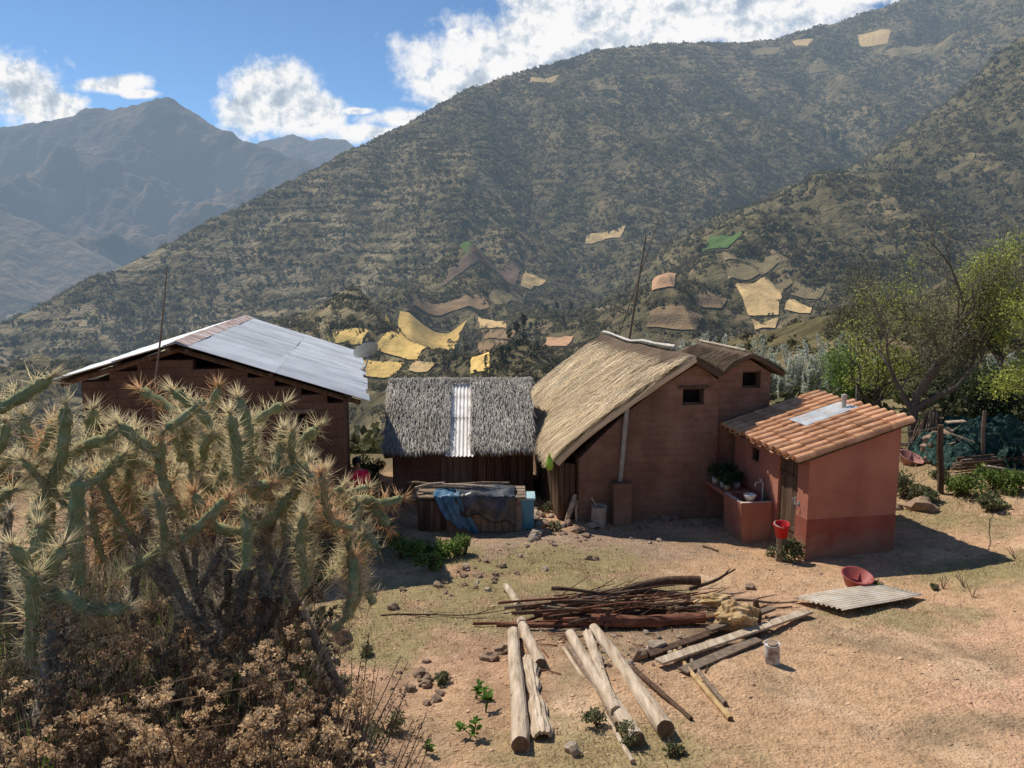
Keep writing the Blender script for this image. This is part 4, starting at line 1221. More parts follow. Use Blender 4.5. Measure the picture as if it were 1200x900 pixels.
# ------------------------------------------------------------------ covered hutch in front of the shed
hq = G(550, 622)
HX, HY, HZ0 = hq.x, hq.y + .35, hz(hq.x, hq.y)
hw = (610 - 484) / 900 * (HY / .99)
ht = at(545, 578, HY).z - HZ0
hut = thing('hutch', 'low plank and adobe animal hutch with cloths thrown over its top', 'hutch', (HX, HY, HZ0))
MB().box((HX, HY, HZ0 + ht / 2 - .2), (1, 0, 0), (0, 1, 0), UP, (hw - .1, .85, ht + .32)).build('body', m_adobe, hut, bevel=.03)
bd = MB()
for i in range(5): bd.box((HX - hw / 2 + .14 + i * .125, HY - .45, HZ0 + ht / 2), (1, 0, 0), (0, 1, 0), UP, (.115, .03, ht - .1))
bd.build('plank_front', m_wooddark, hut)
bd = MB()
for i in range(6): bd.box((HX + .35 + i * .15, HY - .45 - .004 * (i % 2), HZ0 + ht * .42), (1, 0, 0), (0, 1, 0), UP, (.135, .03, ht * .78))
bd.build('plank_front', m_wood, hut)
bd = MB()
for i in range(4): bd.box((HX, HY - .36 + i * .24, HZ0 + ht + .02 + .004 * (i % 2)), (1, 0, 0), (0, 1, 0), UP, (hw + .12, .2, .045))
bd.build('top_boards', m_wood, hut)


def drape(x0, x1, hang0, hang1, amp, seed, back=.35, nx=26, skew=0):
    gz = HZ0 + ht + .06
    r_ = random.Random(seed); ph = [r_.uniform(0, 6) for _ in range(4)]

    def f(u, v):
        x = x0 + (x1 - x0) * u
        hang = hang0 + (hang1 - hang0) * u + .05 * math.sin(u * 14 + ph[3])
        tot = back + .47 + hang; t = v * tot
        w1 = math.sin(u * 11 + ph[0] + v * 2.3) + .6 * math.sin(u * 23 + ph[1] + v * 5) + .8 * math.sin(u * 5 - v * 7 + ph[2])
        if t < back + .47:
            return Vector((x, HY + back - t, gz + .02 + amp * .5 * (1 + w1) * .5 + .03 * math.sin(t * 9 + ph[2] + u * 6)))
        dn = t - back - .47; k = min(dn / .25, 1)
        return Vector((x + skew * dn, HY - .50 - amp * 1.3 * k * (w1 * .5 + .6), gz + .02 * (1 - k) + amp * .3 * (1 - k) - dn))
    return f


m_blue = mat('blue_tarp', [(.3, (.045, .12, .20)), (.5, (.075, .19, .30)), (.7, (.13, .27, .39))], scale=6, bump=.3, bscale=30, rough=.5, spec=.4, trans=.15)
m_black = mat('dark_plastic_cover', [(.3, (.02, .02, .022)), (.5, (.045, .045, .048)), (.7, (.12, .12, .12))], scale=5, bump=.6, bscale=12, bdist=.03, rough=.35, spec=.6)
MB().sheet(drape(HX - .78, HX - .2, .55, .95, .035, 3, skew=.55), 30, 26).build('tarp', m_blue, None, smooth=True, solid=.008)
tag(bpy.data.objects['tarp'], 'blue tarp hanging over the front of the plank hutch', 'tarp')
tp2 = MB().sheet(drape(HX - .3, HX + 1.02, .35, .62, .06, 5), 44, 26).build('tarp', m_black, None, smooth=True, solid=.008)
tag(tp2, 'crumpled black plastic cover on the right half of the hutch', 'tarp')
bx = thing('crate', 'teal plastic crate standing at the right end of the hutch', 'crate', (HX + hw / 2 + .02, HY - .1, HZ0 + .2))
bp = Vector((HX + hw / 2 + .08, HY - .12, HZ0 + ht * .5))
m_teal = mat('teal_plastic', two((.10, .26, .33), .8, 1.2), bump=.1, rough=.4)
MB().abox(bp, (.34, .5, ht * .9)).build('body', m_teal, bx, bevel=.02); MB().abox(bp + UP * ht * .47, (.4, .56, .05)).build('lid', mat('pale_teal_plastic', two((.35, .5, .52), .8, 1.1), bump=.1), bx, bevel=.01)
for i, (dx, ln2, an_) in enumerate([(-.55, 1.1, .1), (-.2, 1.5, -.06), (.3, 1.2, .12), (-.9, .7, .5), (-1.2, .6, -.3)]):
    c = Vector((HX + dx, HY - .05 + .1 * (i % 3), HZ0 + ht + .14 + .02 * i)); v_ = Vector((math.cos(an_), math.sin(an_), .02 * (i - 2)))
    tag(MB().tube([c - v_ * ln2 / 2, c + UP * .02, c + v_ * ln2 / 2], [.03, .034, .025], 7, jit=.1, seed=i).build('stick', m_pale if i % 2 else m_wood, None),
        ['thin grey stick at the left of the cloths on the hutch top', 'pale stick lying across the blue tarp on the hutch', 'grey stick across the black cover on the hutch', 'short pale stick poking out at the hutch left end', 'stubby grey stick on the far left corner of the hutch'][i], 'stick', 'sticks on the hutch top')

# ------------------------------------------------------------------ loose things in the yard
m_end = mat('dark_cut_end', [(.3, (.10, .07, .045)), (.5, (.17, .12, .08)), (.7, (.26, .19, .13))], scale=18, bump=.5)
m_redw = mat('red_bark_wood', [(.3, (.10, .042, .026)), (.5, (.19, .082, .05)), (.7, (.30, .15, .10))], scale=5, stretch=(.6, 3, 3), detail=9, bump=.8, bscale=18, bdist=.012, isl=.25, spec=.1)
m_yell = mat('yellow_rotten_wood', [(.3, (.30, .19, .09)), (.5, (.47, .32, .16)), (.7, (.60, .45, .26))], scale=5, detail=9, bump=.8, bscale=12, bdist=.02, spec=.05)
m_stone = mat('grey_brown_stone', [(.3, (.17, .115, .078)), (.5, (.30, .205, .14)), (.7, (.44, .33, .24))], scale=7, detail=9, bump=.6, bscale=18, bdist=.02, spec=.1)
m_stonep = mat('pale_stone', [(.3, (.28, .215, .155)), (.5, (.42, .33, .25)), (.7, (.54, .45, .36))], scale=7, detail=9, bump=.6, bscale=18, bdist=.02, spec=.1)


def log(pn_, pf_, rn, rf, label, m=m_pale, n=14, bend=.02, name='log', group=None, seed=0, lift=0, ends=True, jit=.05, flat=1):
    a = pn_ if isinstance(pn_, Vector) else G(*pn_); b = pf_ if isinstance(pf_, Vector) else G(*pf_)
    if not isinstance(pn_, Vector):      # the measured points are the middles of the ends, so the ground contact is lower
        a = G(pn_[0], pn_[1] + rn * .8 * F / a.y); b = G(pf_[0], pf_[1] + rf * .8 * F / b.y)
    a = a + UP * (rn * .9 + lift); b = b + UP * (rf * .9 + lift)
    r_ = random.Random(seed); ax = (b - a).normalized(); _, u, v = frame(ax)
    k = 12; pts, rad = [], []
    for i in range(k + 1):
        t = i / k
        pts.append(a.lerp(b, t) + u * bend * math.sin(t * math.pi * 1.3 + seed) + v * bend * .6 * math.sin(t * 5 + seed))
        rad.append((rn + (rf - rn) * t) * (1 + r_.uniform(-jit, jit)))
    t_ = thing(name, label, 'log' if name == 'log' else name, a - UP * rn * .9, group)
    mb = MB(); mb.tube(pts, rad, n, jit=jit, seed=seed)
    if r_.random() < .8 and rn > .06:      # knots and branch scars
        for q in range(4):
            i = r_.randrange(1, k); an_ = r_.uniform(0, 6.28)
            c = pts[i] + (u * math.cos(an_) + v * math.sin(an_)) * rad[i] * .92
            mb.lathe(c, [(rn * .3, -.01), (rn * .22, .012), (.001, .016)], 7, ax=(u * math.cos(an_) + v * math.sin(an_)))
    mb.build('trunk', m, t_, smooth=False)
    if ends:
        MB().lathe(pts[0], [(.001, .004), (rad[0] * .55, .006), (rad[0] * .93, .002), (rad[0] * .95, -.004)], n, ax=-ax).build('cut_end', m_end, t_)
    return t_


log((608, 872), (603, 741), .098, .082, 'thick straight peeled log lying by itself at the left, dark sawn end to the viewer', seed=1)
log((632, 778), (611, 727), .080, .072, 'peeled log with a dark ring running under the brush pile, beside the straight left log', seed=2)
log((609, 712), (593, 688), .066, .062, 'short far end of peeled log sticking out behind the brush pile', seed=12, ends=False)
log((746, 866), (667, 742), .088, .070, 'peeled log with a long split, third from the left among the four fanned logs', seed=3)
log((727, 836), (684, 741), .075, .066, 'rough bleached log without bark between the two thick fanned logs', seed=4, bend=.05, jit=.12, ends=False)
log((783, 856), (695, 737), .098, .072, 'thickest knotty peeled log at the right of the fanned group', seed=5, bend=.03)
log((742, 893), (661, 760), .026, .022, 'thin pale pole along the left side of the fanned logs', seed=6, name='pole', ends=False)
log((722, 848), (668, 757), .036, .03, 'slim brown pole between the thin pale pole and the split log', seed=7, m=m_wood, name='pole', ends=False)
log((808, 842), (742, 782), .028, .036, 'short dark branch lying right of the fanned logs', seed=8, m=m_wooddark, name='branch', ends=False)
log((855, 842), (790, 762), .034, .03, 'long yellowish pole lying apart at the right of the logs', seed=9, m=m_yell, name='pole')
log((851, 825), (806, 771), .03, .027, 'grey pole lying against the long yellowish pole', seed=10, m=m_wood, name='pole')
# weathered bark slab beside the first log
a, b = G(636, 868), G(619, 776)
sl2 = MB(); rr = random.Random(12)
axv = (b - a); side = Vector((1, .1, 0)).normalized()
prev = rr.uniform(0, 1)
sl2.sheet(lambda u, v: a + axv * v + side * ((u - .5) * (.17 + .05 * math.sin(v * 9) + .04 * math.sin(v * 23))) + UP * (.03 + .07 * math.sin(math.pi * u) + .012 * math.sin(v * 31 + u * 9) + .01 * math.sin(u * 25)), 12, 30)
tag(sl2.build('bark_slab', m_pale, None, solid=.03), 'rough weathered bark slab lying along the right side of the straight left log', 'bark')

# planks right of the brush pile
for (p, q, w_, t_, m_, lab, lift) in [((772, 783), (948, 722), .15, .035, m_pale, 'longest pale plank pointing at the corrugated sheet on the ground', .05), ((800, 790), (888, 752), .16, .03, m_wood, 'short grey plank lying nearest the paint tin', .01),
                                      ((758, 772), (868, 733), .13, .03, m_wooddark, 'dark plank half under the yellow stump', .02), ((830, 748), (905, 722), .12, .04, m_wood, 'brown plank end beside the yellow stump', .09)]:
    a, b = G(*p), G(*q); ax_ = (b - a).normalized(); sd3 = ax_.cross(UP).normalized()
    tag(MB().box((a + b) / 2 + UP * (lift + t_), ax_, sd3, sd3.cross(ax_), ((b - a).length, w_, t_)).build('plank', m_, None, bevel=.006), lab, 'plank')

# brush pile
pc = G(716, 724)
bp_ = random.Random(77)


def branchstick(c, ang_, ln_, r0, lift, seed, m, label, grp, tilt=0.0, fork=True):
    r_ = random.Random(seed); dv = Vector((math.cos(ang_), math.sin(ang_), tilt))
    pts = []; k = 9; w1, w2 = r_.uniform(-.07, .07), r_.uniform(-.05, .05)
    for i in range(k):
        t = i / (k - 1) - .5
        p = c + dv * ln_ * t + Vector((0, w1 * math.sin(t * 5 + seed), w2 * math.sin(t * 7 + seed)))
        p.z = max(p.z, hz(p.x, p.y) + r0 * .7)
        pts.append(p)
    mb = MB().tube(pts, [r0 * (1.15 - .75 * i / (k - 1)) for i in range(k)], 7, jit=.12, seed=seed)
    if fork:
        for q in range(r_.choice([1, 2, 2, 3])):
            i = r_.randrange(3, k - 1); dd = (dv + Vector((r_.uniform(-.2, .3), r_.uniform(-.6, .6), r_.uniform(.0, .45)))).normalized()
            l2 = ln_ * r_.uniform(.12, .3)
            mb.tube([pts[i], pts[i] + dd * l2 * .5 + UP * .01, pts[i] + dd * l2], [r0 * .5, r0 * .35, r0 * .15], 5)
    return tag(mb.build('stick', m, None), label, 'stick', grp)


GS = 'sticks heaped in the brush pile'
for i in range(44):
    layer = i / 44
    c = pc + Vector((bp_.gauss(.1, .55), bp_.uniform(-.42, .42), .04 + .36 * layer * bp_.uniform(.5, 1)))
    c.z = hz(c.x, c.y) + .04 + .34 * layer * bp_.uniform(.45, 1)
    m_ = [m_wooddark, m_wood, m_redw, m_wooddark, m_redw][i % 5]
    branchstick(c, bp_.gauss(.12, .17), bp_.uniform(1.0, 2.7), bp_.uniform(.010, .034), 0, 100 + i, m_, 'dry twiggy stick heaped in the brush pile behind the logs', GS, bp_.uniform(-.02, .06))
log(pc + Vector((-.35, -.40, .06)), pc + Vector((1.35, -.34, .06)), .10, .085, 'reddish brown split trunk along the front of the brush pile', m=m_redw, seed=31, name='log', ends=False, jit=.12, bend=.03)
log(pc + Vector((-1.75, -.36, .05)), pc + Vector((.2, -.42, .04)), .034, .045, 'long straight reddish pole sticking out left from the brush pile', m=m_redw, seed=32, name='pole', ends=False)
log(pc + Vector((-.2, .3, .25)), pc + Vector((1.5, .55, .30)), .05, .075, 'thick dark branch on top of the brush pile at its far side', m=m_wooddark, seed=33, name='branch', ends=False, bend=.06)
log(pc + Vector((-.5, .35, .2)), pc + Vector((1.3, .4, .16)), .045, .055, 'grey branch lying below the top dark branch of the brush pile', m=m_wood, seed=34, name='branch', ends=False, bend=.05)
branchstick(G(835, 693) + UP * .2, .35, .9, .035, 0, 501, m_wooddark, 'forked dark branch end rising at the right of the brush pile', None, .25)
branchstick(G(880, 712) + UP * .1, .05, 1.5, .03, 0, 502, m_wood, 'dark branch reaching from the yellow stump to the corrugated sheet', None, .0)
branchstick(G(520, 722) + UP * .03, .1, 1.9, .013, 0, 503, m_wooddark, 'thin dark twig stretching left over the bare ground from the brush pile', None, .02)

# yellow rotten stump pieces
from mathutils import noise as mnoise


def blob(c, r, seed, sub=3, rough=.35, sq=(1, 1, 1), fr=1.6):
    import bmesh
    bm = bmesh.new(); bmesh.ops.create_icosphere(bm, subdivisions=sub, radius=1)
    V = []
    for v in bm.verts:
        n = mnoise.fractal(v.co * fr + Vector((seed * 3.1, seed * 1.7, seed)), 1, 2, 4)
        f = 1 + rough * n
        V.append((v.co.x * f * sq[0] * r + c[0], v.co.y * f * sq[1] * r + c[1], v.co.z * f * sq[2] * r + c[2]))
    F_ = [tuple(x.index for x in f.verts) for f in bm.faces]; bm.free()
    mb = MB(); mb.v = V; mb.f = F_
    return mb


c = G(862, 738)
tag(blob((c.x, c.y, c.z + .17), .24, 5, 4, .5, (1.25, .85, .95)).build('stump', m_yell, None), 'chunky yellow rotten tree stump at the right end of the brush pile', 'stump')
c = G(838, 722)
tag(blob((c.x, c.y, c.z + .26), .17, 9, 4, .45, (1.7, .8, .5)).build('wood_chunk', m_yell, None), 'flat yellowish wood chunk lying between brush pile and stump', 'wood')
c = G(884, 735)
tag(MB().tube([c + UP * -.03, c + Vector((.02, 0, .2)), c + Vector((.0, .02, .42))], [.08, .07, .035], 9, jit=.2, seed=2).build('wood_chunk', m_wooddark, None), 'dark upright broken branch stub leaning on the yellow stump', 'wood')

# corrugated sheet lying on the ground
q = [G(928, 706), G(1031, 690), G(1082, 702), G(988, 724)]
uu = (q[3] - q[0]); vv = (q[1] - q[0]); vv2 = (q[2] - q[3])
m_old = mat('weathered_sheet', [(.25, (.42, .32, .22)), (.40, (.74, .62, .47)), (.6, (.86, .77, .63)), (.8, (.9, .85, .75))], scale=4, detail=9, bump=.2, rough=.9, spec=.1, stain=(3, .15))
ms_ = MB()
ms_.sheet(lambda u, v: q[0].lerp(q[3], u).lerp(q[1].lerp(q[2], u), v) + UP * (.075 + .018 * math.sin(u * 2 * math.pi * 10) + .05 * math.sin(v * 3 + u * 2) * .5 + .03 * u), 80, 8)
tag(ms_.build('corrugated_sheet', m_old, None, smooth=True, solid=.004), 'old corrugated roofing sheet lying flat on the dirt beside the planks', 'roofing sheet')

# red basin, paint tin, drum, club
c = G(1002, 688)
m_basin = mat('faded_red_plastic', two((.36, .09, .08), .75, 1.25), scale=5, rough=.55, bump=.1, stain=(3, .2))
tl = Vector((.06, -.22, 1)).normalized()
tag(MB().lathe(c + UP * .035, [(.001, 0), (.17, 0), (.25, .19), (.268, .19), (.268, .21), (.245, .205), (.165, .015), (.001, .012)], 30, ax=tl).build('basin', m_basin, None, smooth=True), 'faded dark red plastic basin tilted on the open dirt', 'basin')
c = G(905, 777)
tin = thing('paint_tin', 'rusty white paint tin standing alone on the dirt near the planks', 'tin', c)
m_tin = mat('rusty_tin', [(.3, (.12, .08, .06)), (.42, (.30, .24, .20)), (.55, (.62, .60, .57)), (.8, (.70, .69, .67))], scale=7, detail=9, bump=.3, rough=.6, spec=.3)
axt = Vector((-.07, -.05, 1)).normalized()
MB().lathe(c - UP * .01, [(.001, 0), (.098, 0), (.1, .012), (.095, .02), (.095, .27), (.101, .276), (.101, .29), (.09, .288), (.088, .275), (.001, .272)], 22, ax=axt).build('can', m_tin, tin, smooth=False)
MB().lathe(c + axt * .266, [(.001, .012), (.062, .012), (.068, .022), (.001, .022)], 18, ax=axt).build('lid', m_stone, tin)
c = G(701, 616)
dm = thing('drum', 'pale dented tin drum standing by the pipe footing of the tall house', 'drum', c)
dg = blob((0, 0, 0), .01, 1); dg = MB().lathe(c - UP * .03, [(.001, 0), (.165, 0), (.17, .16), (.178, .165), (.172, .17), (.168, .33), (.176, .335), (.17, .34), (.165, .48), (.18, .49), (.175, .5), (.15, .495), (.15, .42), (.001, .42)], 20, ax=(.03, -.04, 1))
dg.build('can', mat('pale_tin', [(.3, (.28, .22, .16)), (.5, (.44, .37, .29)), (.7, (.55, .48, .4))], scale=5, bump=.3, stain=(4, .3)), dm, smooth=False)
MB().tube([c + UP * .3 + Vector((.05, 0, 0)), c + UP * .66 + Vector((-.16, -.03, 0))], .015, 6).build('stirring_stick', m_pale, dm)
a = G(664, 612)
tag(MB().tube([a, a + Vector((.06, 0, .22)), a + Vector((.15, .05, .45)), a + Vector((.2, .12, .62))], [.05, .06, .065, .05], 9, jit=.14, seed=6).build('driftwood', m_pale, None), 'bleached forked log leaning in the corner of the tall adobe house', 'log')
a = G(676, 612)
tag(MB().tube([a, a + Vector((-.02, .04, .3)), a + Vector((.02, .1, .5))], [.035, .04, .03], 8, jit=.14, seed=7).build('driftwood', m_pale, None), 'shorter bleached stick leaning beside the forked log at the house corner', 'log')
a, b = G(838, 628), G(871, 634)
# stick across shaded yard
a, b = G(824, 641), G(842, 647)
tag(MB().tube([a + UP * .02, b + UP * .02], [.02, .015], 6).build('stick', m_wooddark, None), 'single dark stick lying in the dirt in front of the sink', 'stick')

# white rag/bag and leaning board at the foot of the bank
c = G(428, 640)
rb_ = blob((c.x, c.y, c.z + .2), .17, 21, 3, .6, (.8, .6, 1.1), 2.2)
tag(rb_.build('sack', m_white, None), 'crumpled white sack lying in the shade below the cactus tip', 'sack')
a, b = G(442, 660), G(408, 612)
tag(MB().box((a + b) / 2 + UP * .1, (b - a).normalized(), (0, 0, 1), (b - a).normalized().cross(Vector((0, 0, 1))), ((b - a).length * .8, .10, .03)).build('plank', m_wood, None), 'brown board lying in the shade beside the white sack', 'plank')

# stones: five shapes, copied
proto = [blob((0, 0, 0), 1, 40 + i, 2, .55, (1.15, .9, .65), 1.3) for i in range(6)]
pm = []
for i, p in enumerate(proto):
    for k, m_ in enumerate((m_stone, m_stonep)):
        me = bpy.data.meshes.new('stone'); me.from_pydata(p.v, [], p.f); me.materials.append(m_); pm.append(me)
rs = random.Random(5)


def stone(p, r, pale, label, grp):
    o = bpy.data.objects.new('stone', pm[rs.randrange(6) * 2 + (1 if pale else 0)]); COL.objects.link(o)
    o.location = p + UP * r * .3; o.scale = (r * rs.uniform(.8, 1.25), r * rs.uniform(.8, 1.2), r * rs.uniform(.8, 1.3)); o.rotation_euler = (rs.uniform(-.4, .4), rs.uniform(-.4, .4), rs.uniform(0, 6))
    return tag(o, label, 'stone', grp)


for px, py, r, lab in [(461, 714, .10, 'lone dark stone on bare dirt near the edge of the long shadow'), (500, 712 + 8, .05, 'small pale stone right of the lone dark stone'), (573, 772, .13, 'larger dark round stone left of the logs'), (587, 764, .11, 'dark stone touching the larger dark stone left of the logs'),
                       (400, 750, .16, 'angular grey block in the grass at the foot of the bank'), (380, 735, .12, 'flat stone beside the angular grey block by the bank'), (639, 668, .075, 'pale pointed stone on the turf in front of the rubble'), (588, 665, .09, 'reddish stone right at the far end of the peeled log'), (580, 674, .07, 'small dark stone just beyond the far end of the peeled log'),
                       (1079, 598, .30, 'big dark rock at the tip of the tiled house shadow'), (1052, 597, .12, 'small rock beside the big dark rock'), (748, 770, .15, 'rounded reddish stone under the right edge of the brush pile'), (770, 762, .13, 'pale stone beside the rounded reddish stone under the brush pile'), (962, 673, .035, 'tiny white stone on the dirt left of the red basin'),
                       (690, 655, .08, 'dark stone at the left of the pair above the turf'), (697, 656, .085, 'dark stone at the right of the pair above the turf'), (880, 690, .09, 'dark stone by the forked branch end'), (672, 882, .08, 'pale stone on the ground among grass between the logs')]:
    stone(G(px, py), r, 'pale' in lab or 'white' in lab, lab, None)
for i in range(42):
    px, py = rs.gauss(640, 38), rs.gauss(615, 12)
    p = G(px, py); stone(p, rs.uniform(.05, .15), rs.random() < .35, 'rubble stone heaped between the hutch and the tall adobe house', 'rubble stones by the hutch')
for i in range(34):
    p = G(rs.gauss(545, 32), rs.gauss(675, 10)); stone(p, rs.uniform(.025, .075), rs.random() < .3, 'small loose stone strewn on the dirt below the green weeds', 'loose stones below the weeds')
for i in range(40):
    p = G(rs.gauss(690, 40), rs.gauss(632, 9)); stone(p, rs.uniform(.02, .06), rs.random() < .5, 'small rubble stone strewn in front of the tall adobe house', 'rubble strewn before the tall house')
for i in range(26):
    p = G(rs.gauss(770, 35), rs.gauss(605, 10)); stone(p, rs.uniform(.05, .14), False, 'dark stone lying in the shade at the foot of the gable wall', 'stones at the gable foot')
m_basket = m_wooddark
# pebbles and dry litter: nobody could count them
n = 75000
a = rng.uniform(-.8, .75, n); r = np.sqrt(rng.uniform(6.5 ** 2, 19 ** 2, n)); x, y = np.sin(a) * r, np.cos(a) * r
dn = fbm(x * .5, y * .5, 3, 301) + .35 * np.exp(-((x - pc.x) / 2) ** 2 - ((y - pc.y) / 1) ** 2)
k = (dn > rng.uniform(-.3, .6, n)) & (rng.random(n) < 1 - .55 * sstep(1.5, 4, x) * sstep(14, 11, y)); x, y = x[k], y[k]; z = H(x, y)
s = rng.gamma(1.3, .0055, len(x)) + .004
oc = np.array([[1, 0, 0], [-1, 0, 0], [0, 1, 0], [0, -1, 0], [0, 0, 1], [0, 0, -.5]]); of = np.array([[0, 2, 4], [2, 1, 4], [1, 3, 4], [3, 0, 4], [2, 0, 5], [1, 2, 5], [3, 1, 5], [0, 3, 5]])
V = (oc[None] * rng.uniform(.55, 1.3, (len(x), 6, 1)) * s[:, None, None] * np.array([1.2, 1, .75])) + np.stack([x, y, z], -1)[:, None]
Fc = (of[None] + (np.arange(len(x)) * 6)[:, None, None]).reshape(-1, 3)
o = link('pebbles', mesh_np('pebbles', V.reshape(-1, 3), Fc), mat('pebble', two((.56, .37, .235), .65, 1.3), scale=4, bump=0, isl=.5)); o['kind'] = 'stuff'; o['label'] = 'pebbles and clods on the dirt'


def blades(name, x, y, hgt, wid, m, label, lean=.5, seed=1, flatp=0.0):
    g_ = np.random.default_rng(seed); n = len(x); z = H(x, y)
    an_ = g_.uniform(0, 2 * math.pi, n); le = g_.uniform(.1, 1, n) * lean
    h_ = hgt * g_.uniform(.5, 1.3, n)
    dx, dy = np.cos(an_), np.sin(an_); px_, py_ = -dy * wid, dx * wid
    B = np.stack([x, y, z - .004], -1); S = np.stack([px_, py_, 0 * x], -1)
    D = np.stack([dx * le * h_, dy * le * h_, h_ * np.sqrt(np.maximum(1 - (le * .8) ** 2, .05))], -1)
    M_ = B + D * .55 + np.stack([0 * x, 0 * x, h_ * .08], -1); T = B + D
    V = np.stack([B - S, B + S, M_ + S * .8, M_ - S * .8, T + S * .15, T - S * .15], 1).reshape(-1, 3)
    k6 = (np.arange(n) * 6)[:, None]
    Fc = np.concatenate([k6 + np.array([[0, 1, 2, 3]]), k6 + np.array([[3, 2, 4, 5]])])
    o = link(name, mesh_np(name, V, Fc), m); o['kind'] = 'stuff'; o['label'] = label
    return o


m_straw = mat('dry_straw', two((.40, .30, .16), .65, 1.3), scale=3, bump=0, isl=.4, trans=.25)
m_turf = mat('yellow_green_turf', two((.30, .24, .11), .65, 1.35), scale=2, bump=0, isl=.4, trans=.3)
m_green = mat('fresh_grass', two((.12, .22, .035), .65, 1.35), scale=2, bump=0, isl=.35, trans=.4)
x, y = [], []
for q in GRASS:
    k = 600
    x.append(q.x + rng.normal(0, .75, k)); y.append(q.y + rng.normal(0, .42, k))
x, y = np.concatenate(x), np.concatenate(y)
k = fbm(x * 1.6, y * 1.6, 3, 86) > -.12; x, y = x[k], y[k]
blades('turf', x, y, .05, .004, m_turf, 'short yellowish turf growing in patches on the dirt', .9, 3)
n = 30000; a = rng.uniform(-.75, .72, n); r = np.sqrt(rng.uniform(6.5 ** 2, 19 ** 2, n)); x, y = np.sin(a) * r, np.cos(a) * r
k = fbm(x * .6 + 4, y * .6, 4, 311) + .5 * np.exp(-((x - pc.x) / 2.2) ** 2 - ((y - pc.y) / 1.2) ** 2) > rng.uniform(-.2, .7, n); x, y = x[k], y[k]
blades('straw_litter', x, y, .055, .0035, m_straw, 'dry straw bits littering the dirt', 1.24, 4)
n = 3500; x = rng.uniform(7.5, 16, n); y = rng.uniform(15.5, 24, n); k = (fbm(x * .5, y * .5, 3, 321) > -.05) & (x > 8.0 + 0 * y); x, y = x[k], y[k]
blades('dry_grass', x, y, .17, .006, m_straw, 'dry grass in the plot beyond the tiled house', .7, 5)


def sprig(name, label, cat, p, r, n, leaf, m, zs=.8, grp=None, seed=1, stems=9, mstem=None):
    g_ = np.random.default_rng(seed); t_ = thing(name, label, cat, p, grp)
    mb = MB()
    for i in range(stems):
        an_ = g_.uniform(0, 6.28); tip = p + Vector((math.cos(an_), math.sin(an_), 0)) * r * g_.uniform(.2, .9) + UP * r * zs * g_.uniform(.8, 1.7)
        mb.tube([p - UP * .03, p.lerp(tip, .55) + UP * r * .12, tip], [.010, .007, .003], 5)
    mb.build('stem', mstem or m_wooddark, t_)
    # irregular clumps
    VV, FF, k0 = [], [], 0
    for i in range(max(3, stems // 2)):
        an_ = g_.uniform(0, 6.28); c_ = np.array(p) + np.array([math.cos(an_) * r * g_.uniform(.1, .7), math.sin(an_) * r * g_.uniform(.1, .7), r * zs * g_.uniform(.35, 1.15)])
        V, Fc = leafblob(c_, r * g_.uniform(.3, .55), n // max(3, stems // 2), leaf, g_, zs)
        VV.append(V); FF.append(Fc + k0); k0 += len(V)
    leafobj('foliage', np.concatenate(VV), np.concatenate(FF), m, t_)
    return t_


m_weed = mat('weed_leaf', two((.17, .25, .06), .6, 1.4), scale=3, bump=0, isl=.4, trans=.35)
m_weedd = mat('grey_weed_leaf', two((.19, .20, .10), .6, 1.4), scale=3, bump=0, isl=.4, trans=.3)
for i, (px, py, r, lab) in enumerate([(492, 652, .42, 'bright green weed clump in front of the hutch left end'), (520, 655, .40, 'bright green weed clump in front of the hutch middle'), (545, 650, .36, 'green weed clump in front of the hutch right end'), (470, 655, .45, 'shaded weed clump at the edge of the long shadow'), (440, 640, .5, 'dark weed clump in the shade behind the cactus tip'), (505, 668, .3, 'low green weed nearest the turf below the hutch'), (395, 665, .5, 'shaded bush at the foot of the bank behind the cactus'), (370, 690, .4, 'dim weed clump against the bank below the cactus')]):
    sprig('weed', lab, 'weed', G(px, py), r, 850, .045, m_weed if i not in (4, 6, 7) else m_weedd, .75, None, 60 + i)
for i, (px, py, r, lab) in enumerate([(652, 622, .22, 'small grey weed on the rubble heap'), (636, 600, .28, 'tall thin weed behind the rubble heap'), (1024, 690, .17, 'small grey green weed touching the red basin'), (1095, 691, .09, 'tiny dark weed on the dirt right of the corrugated sheet'), (905, 652, .16, 'low weed at the foot of the sink')]):
    sprig('weed', lab, 'weed', G(px, py), r, 300, .03, m_weedd, .8, None, 80 + i)
for i, (px, py, r, lab) in enumerate([(382, 778, .26, 'yellowish weed on the dirt just right of the dry bank, upper one'), (404, 812, .24, 'yellowish weed on the dirt just right of the dry bank, middle one'), (432, 768, .16, 'small sparse weed on the dirt right of the angular grey block'), (452, 858, .24, 'low brownish weed on the dirt near the lone seedling'), (420, 880, .3, 'brownish weed at the foot of the dry bank'), (520, 800, .13, 'tiny weed among the reddish clods'), (735, 872, .22, 'low green weed between the near ends of the fanned logs'), (790, 885, .16, 'small green weed right of the thickest log end'), (700, 850, .18, 'grass weed under the slim brown pole')]):
    sprig('weed', lab, 'weed', G(px, py), r, 420, .026, m_weedd, .6, None, 180 + i, 8)
for i in range(22):
    stone(G(rs.gauss(508, 14), rs.gauss(800, 9)), rs.uniform(.025, .075), False, 'reddish clod in the small heap left of the straight log', 'reddish clods left of the logs')
for i in range(30):
    stone(G(rs.uniform(690, 800), rs.gauss(762, 10)), rs.uniform(.02, .06), rs.random() < .4, 'small stone or wood chip under the front of the brush pile', 'chips under the brush pile')
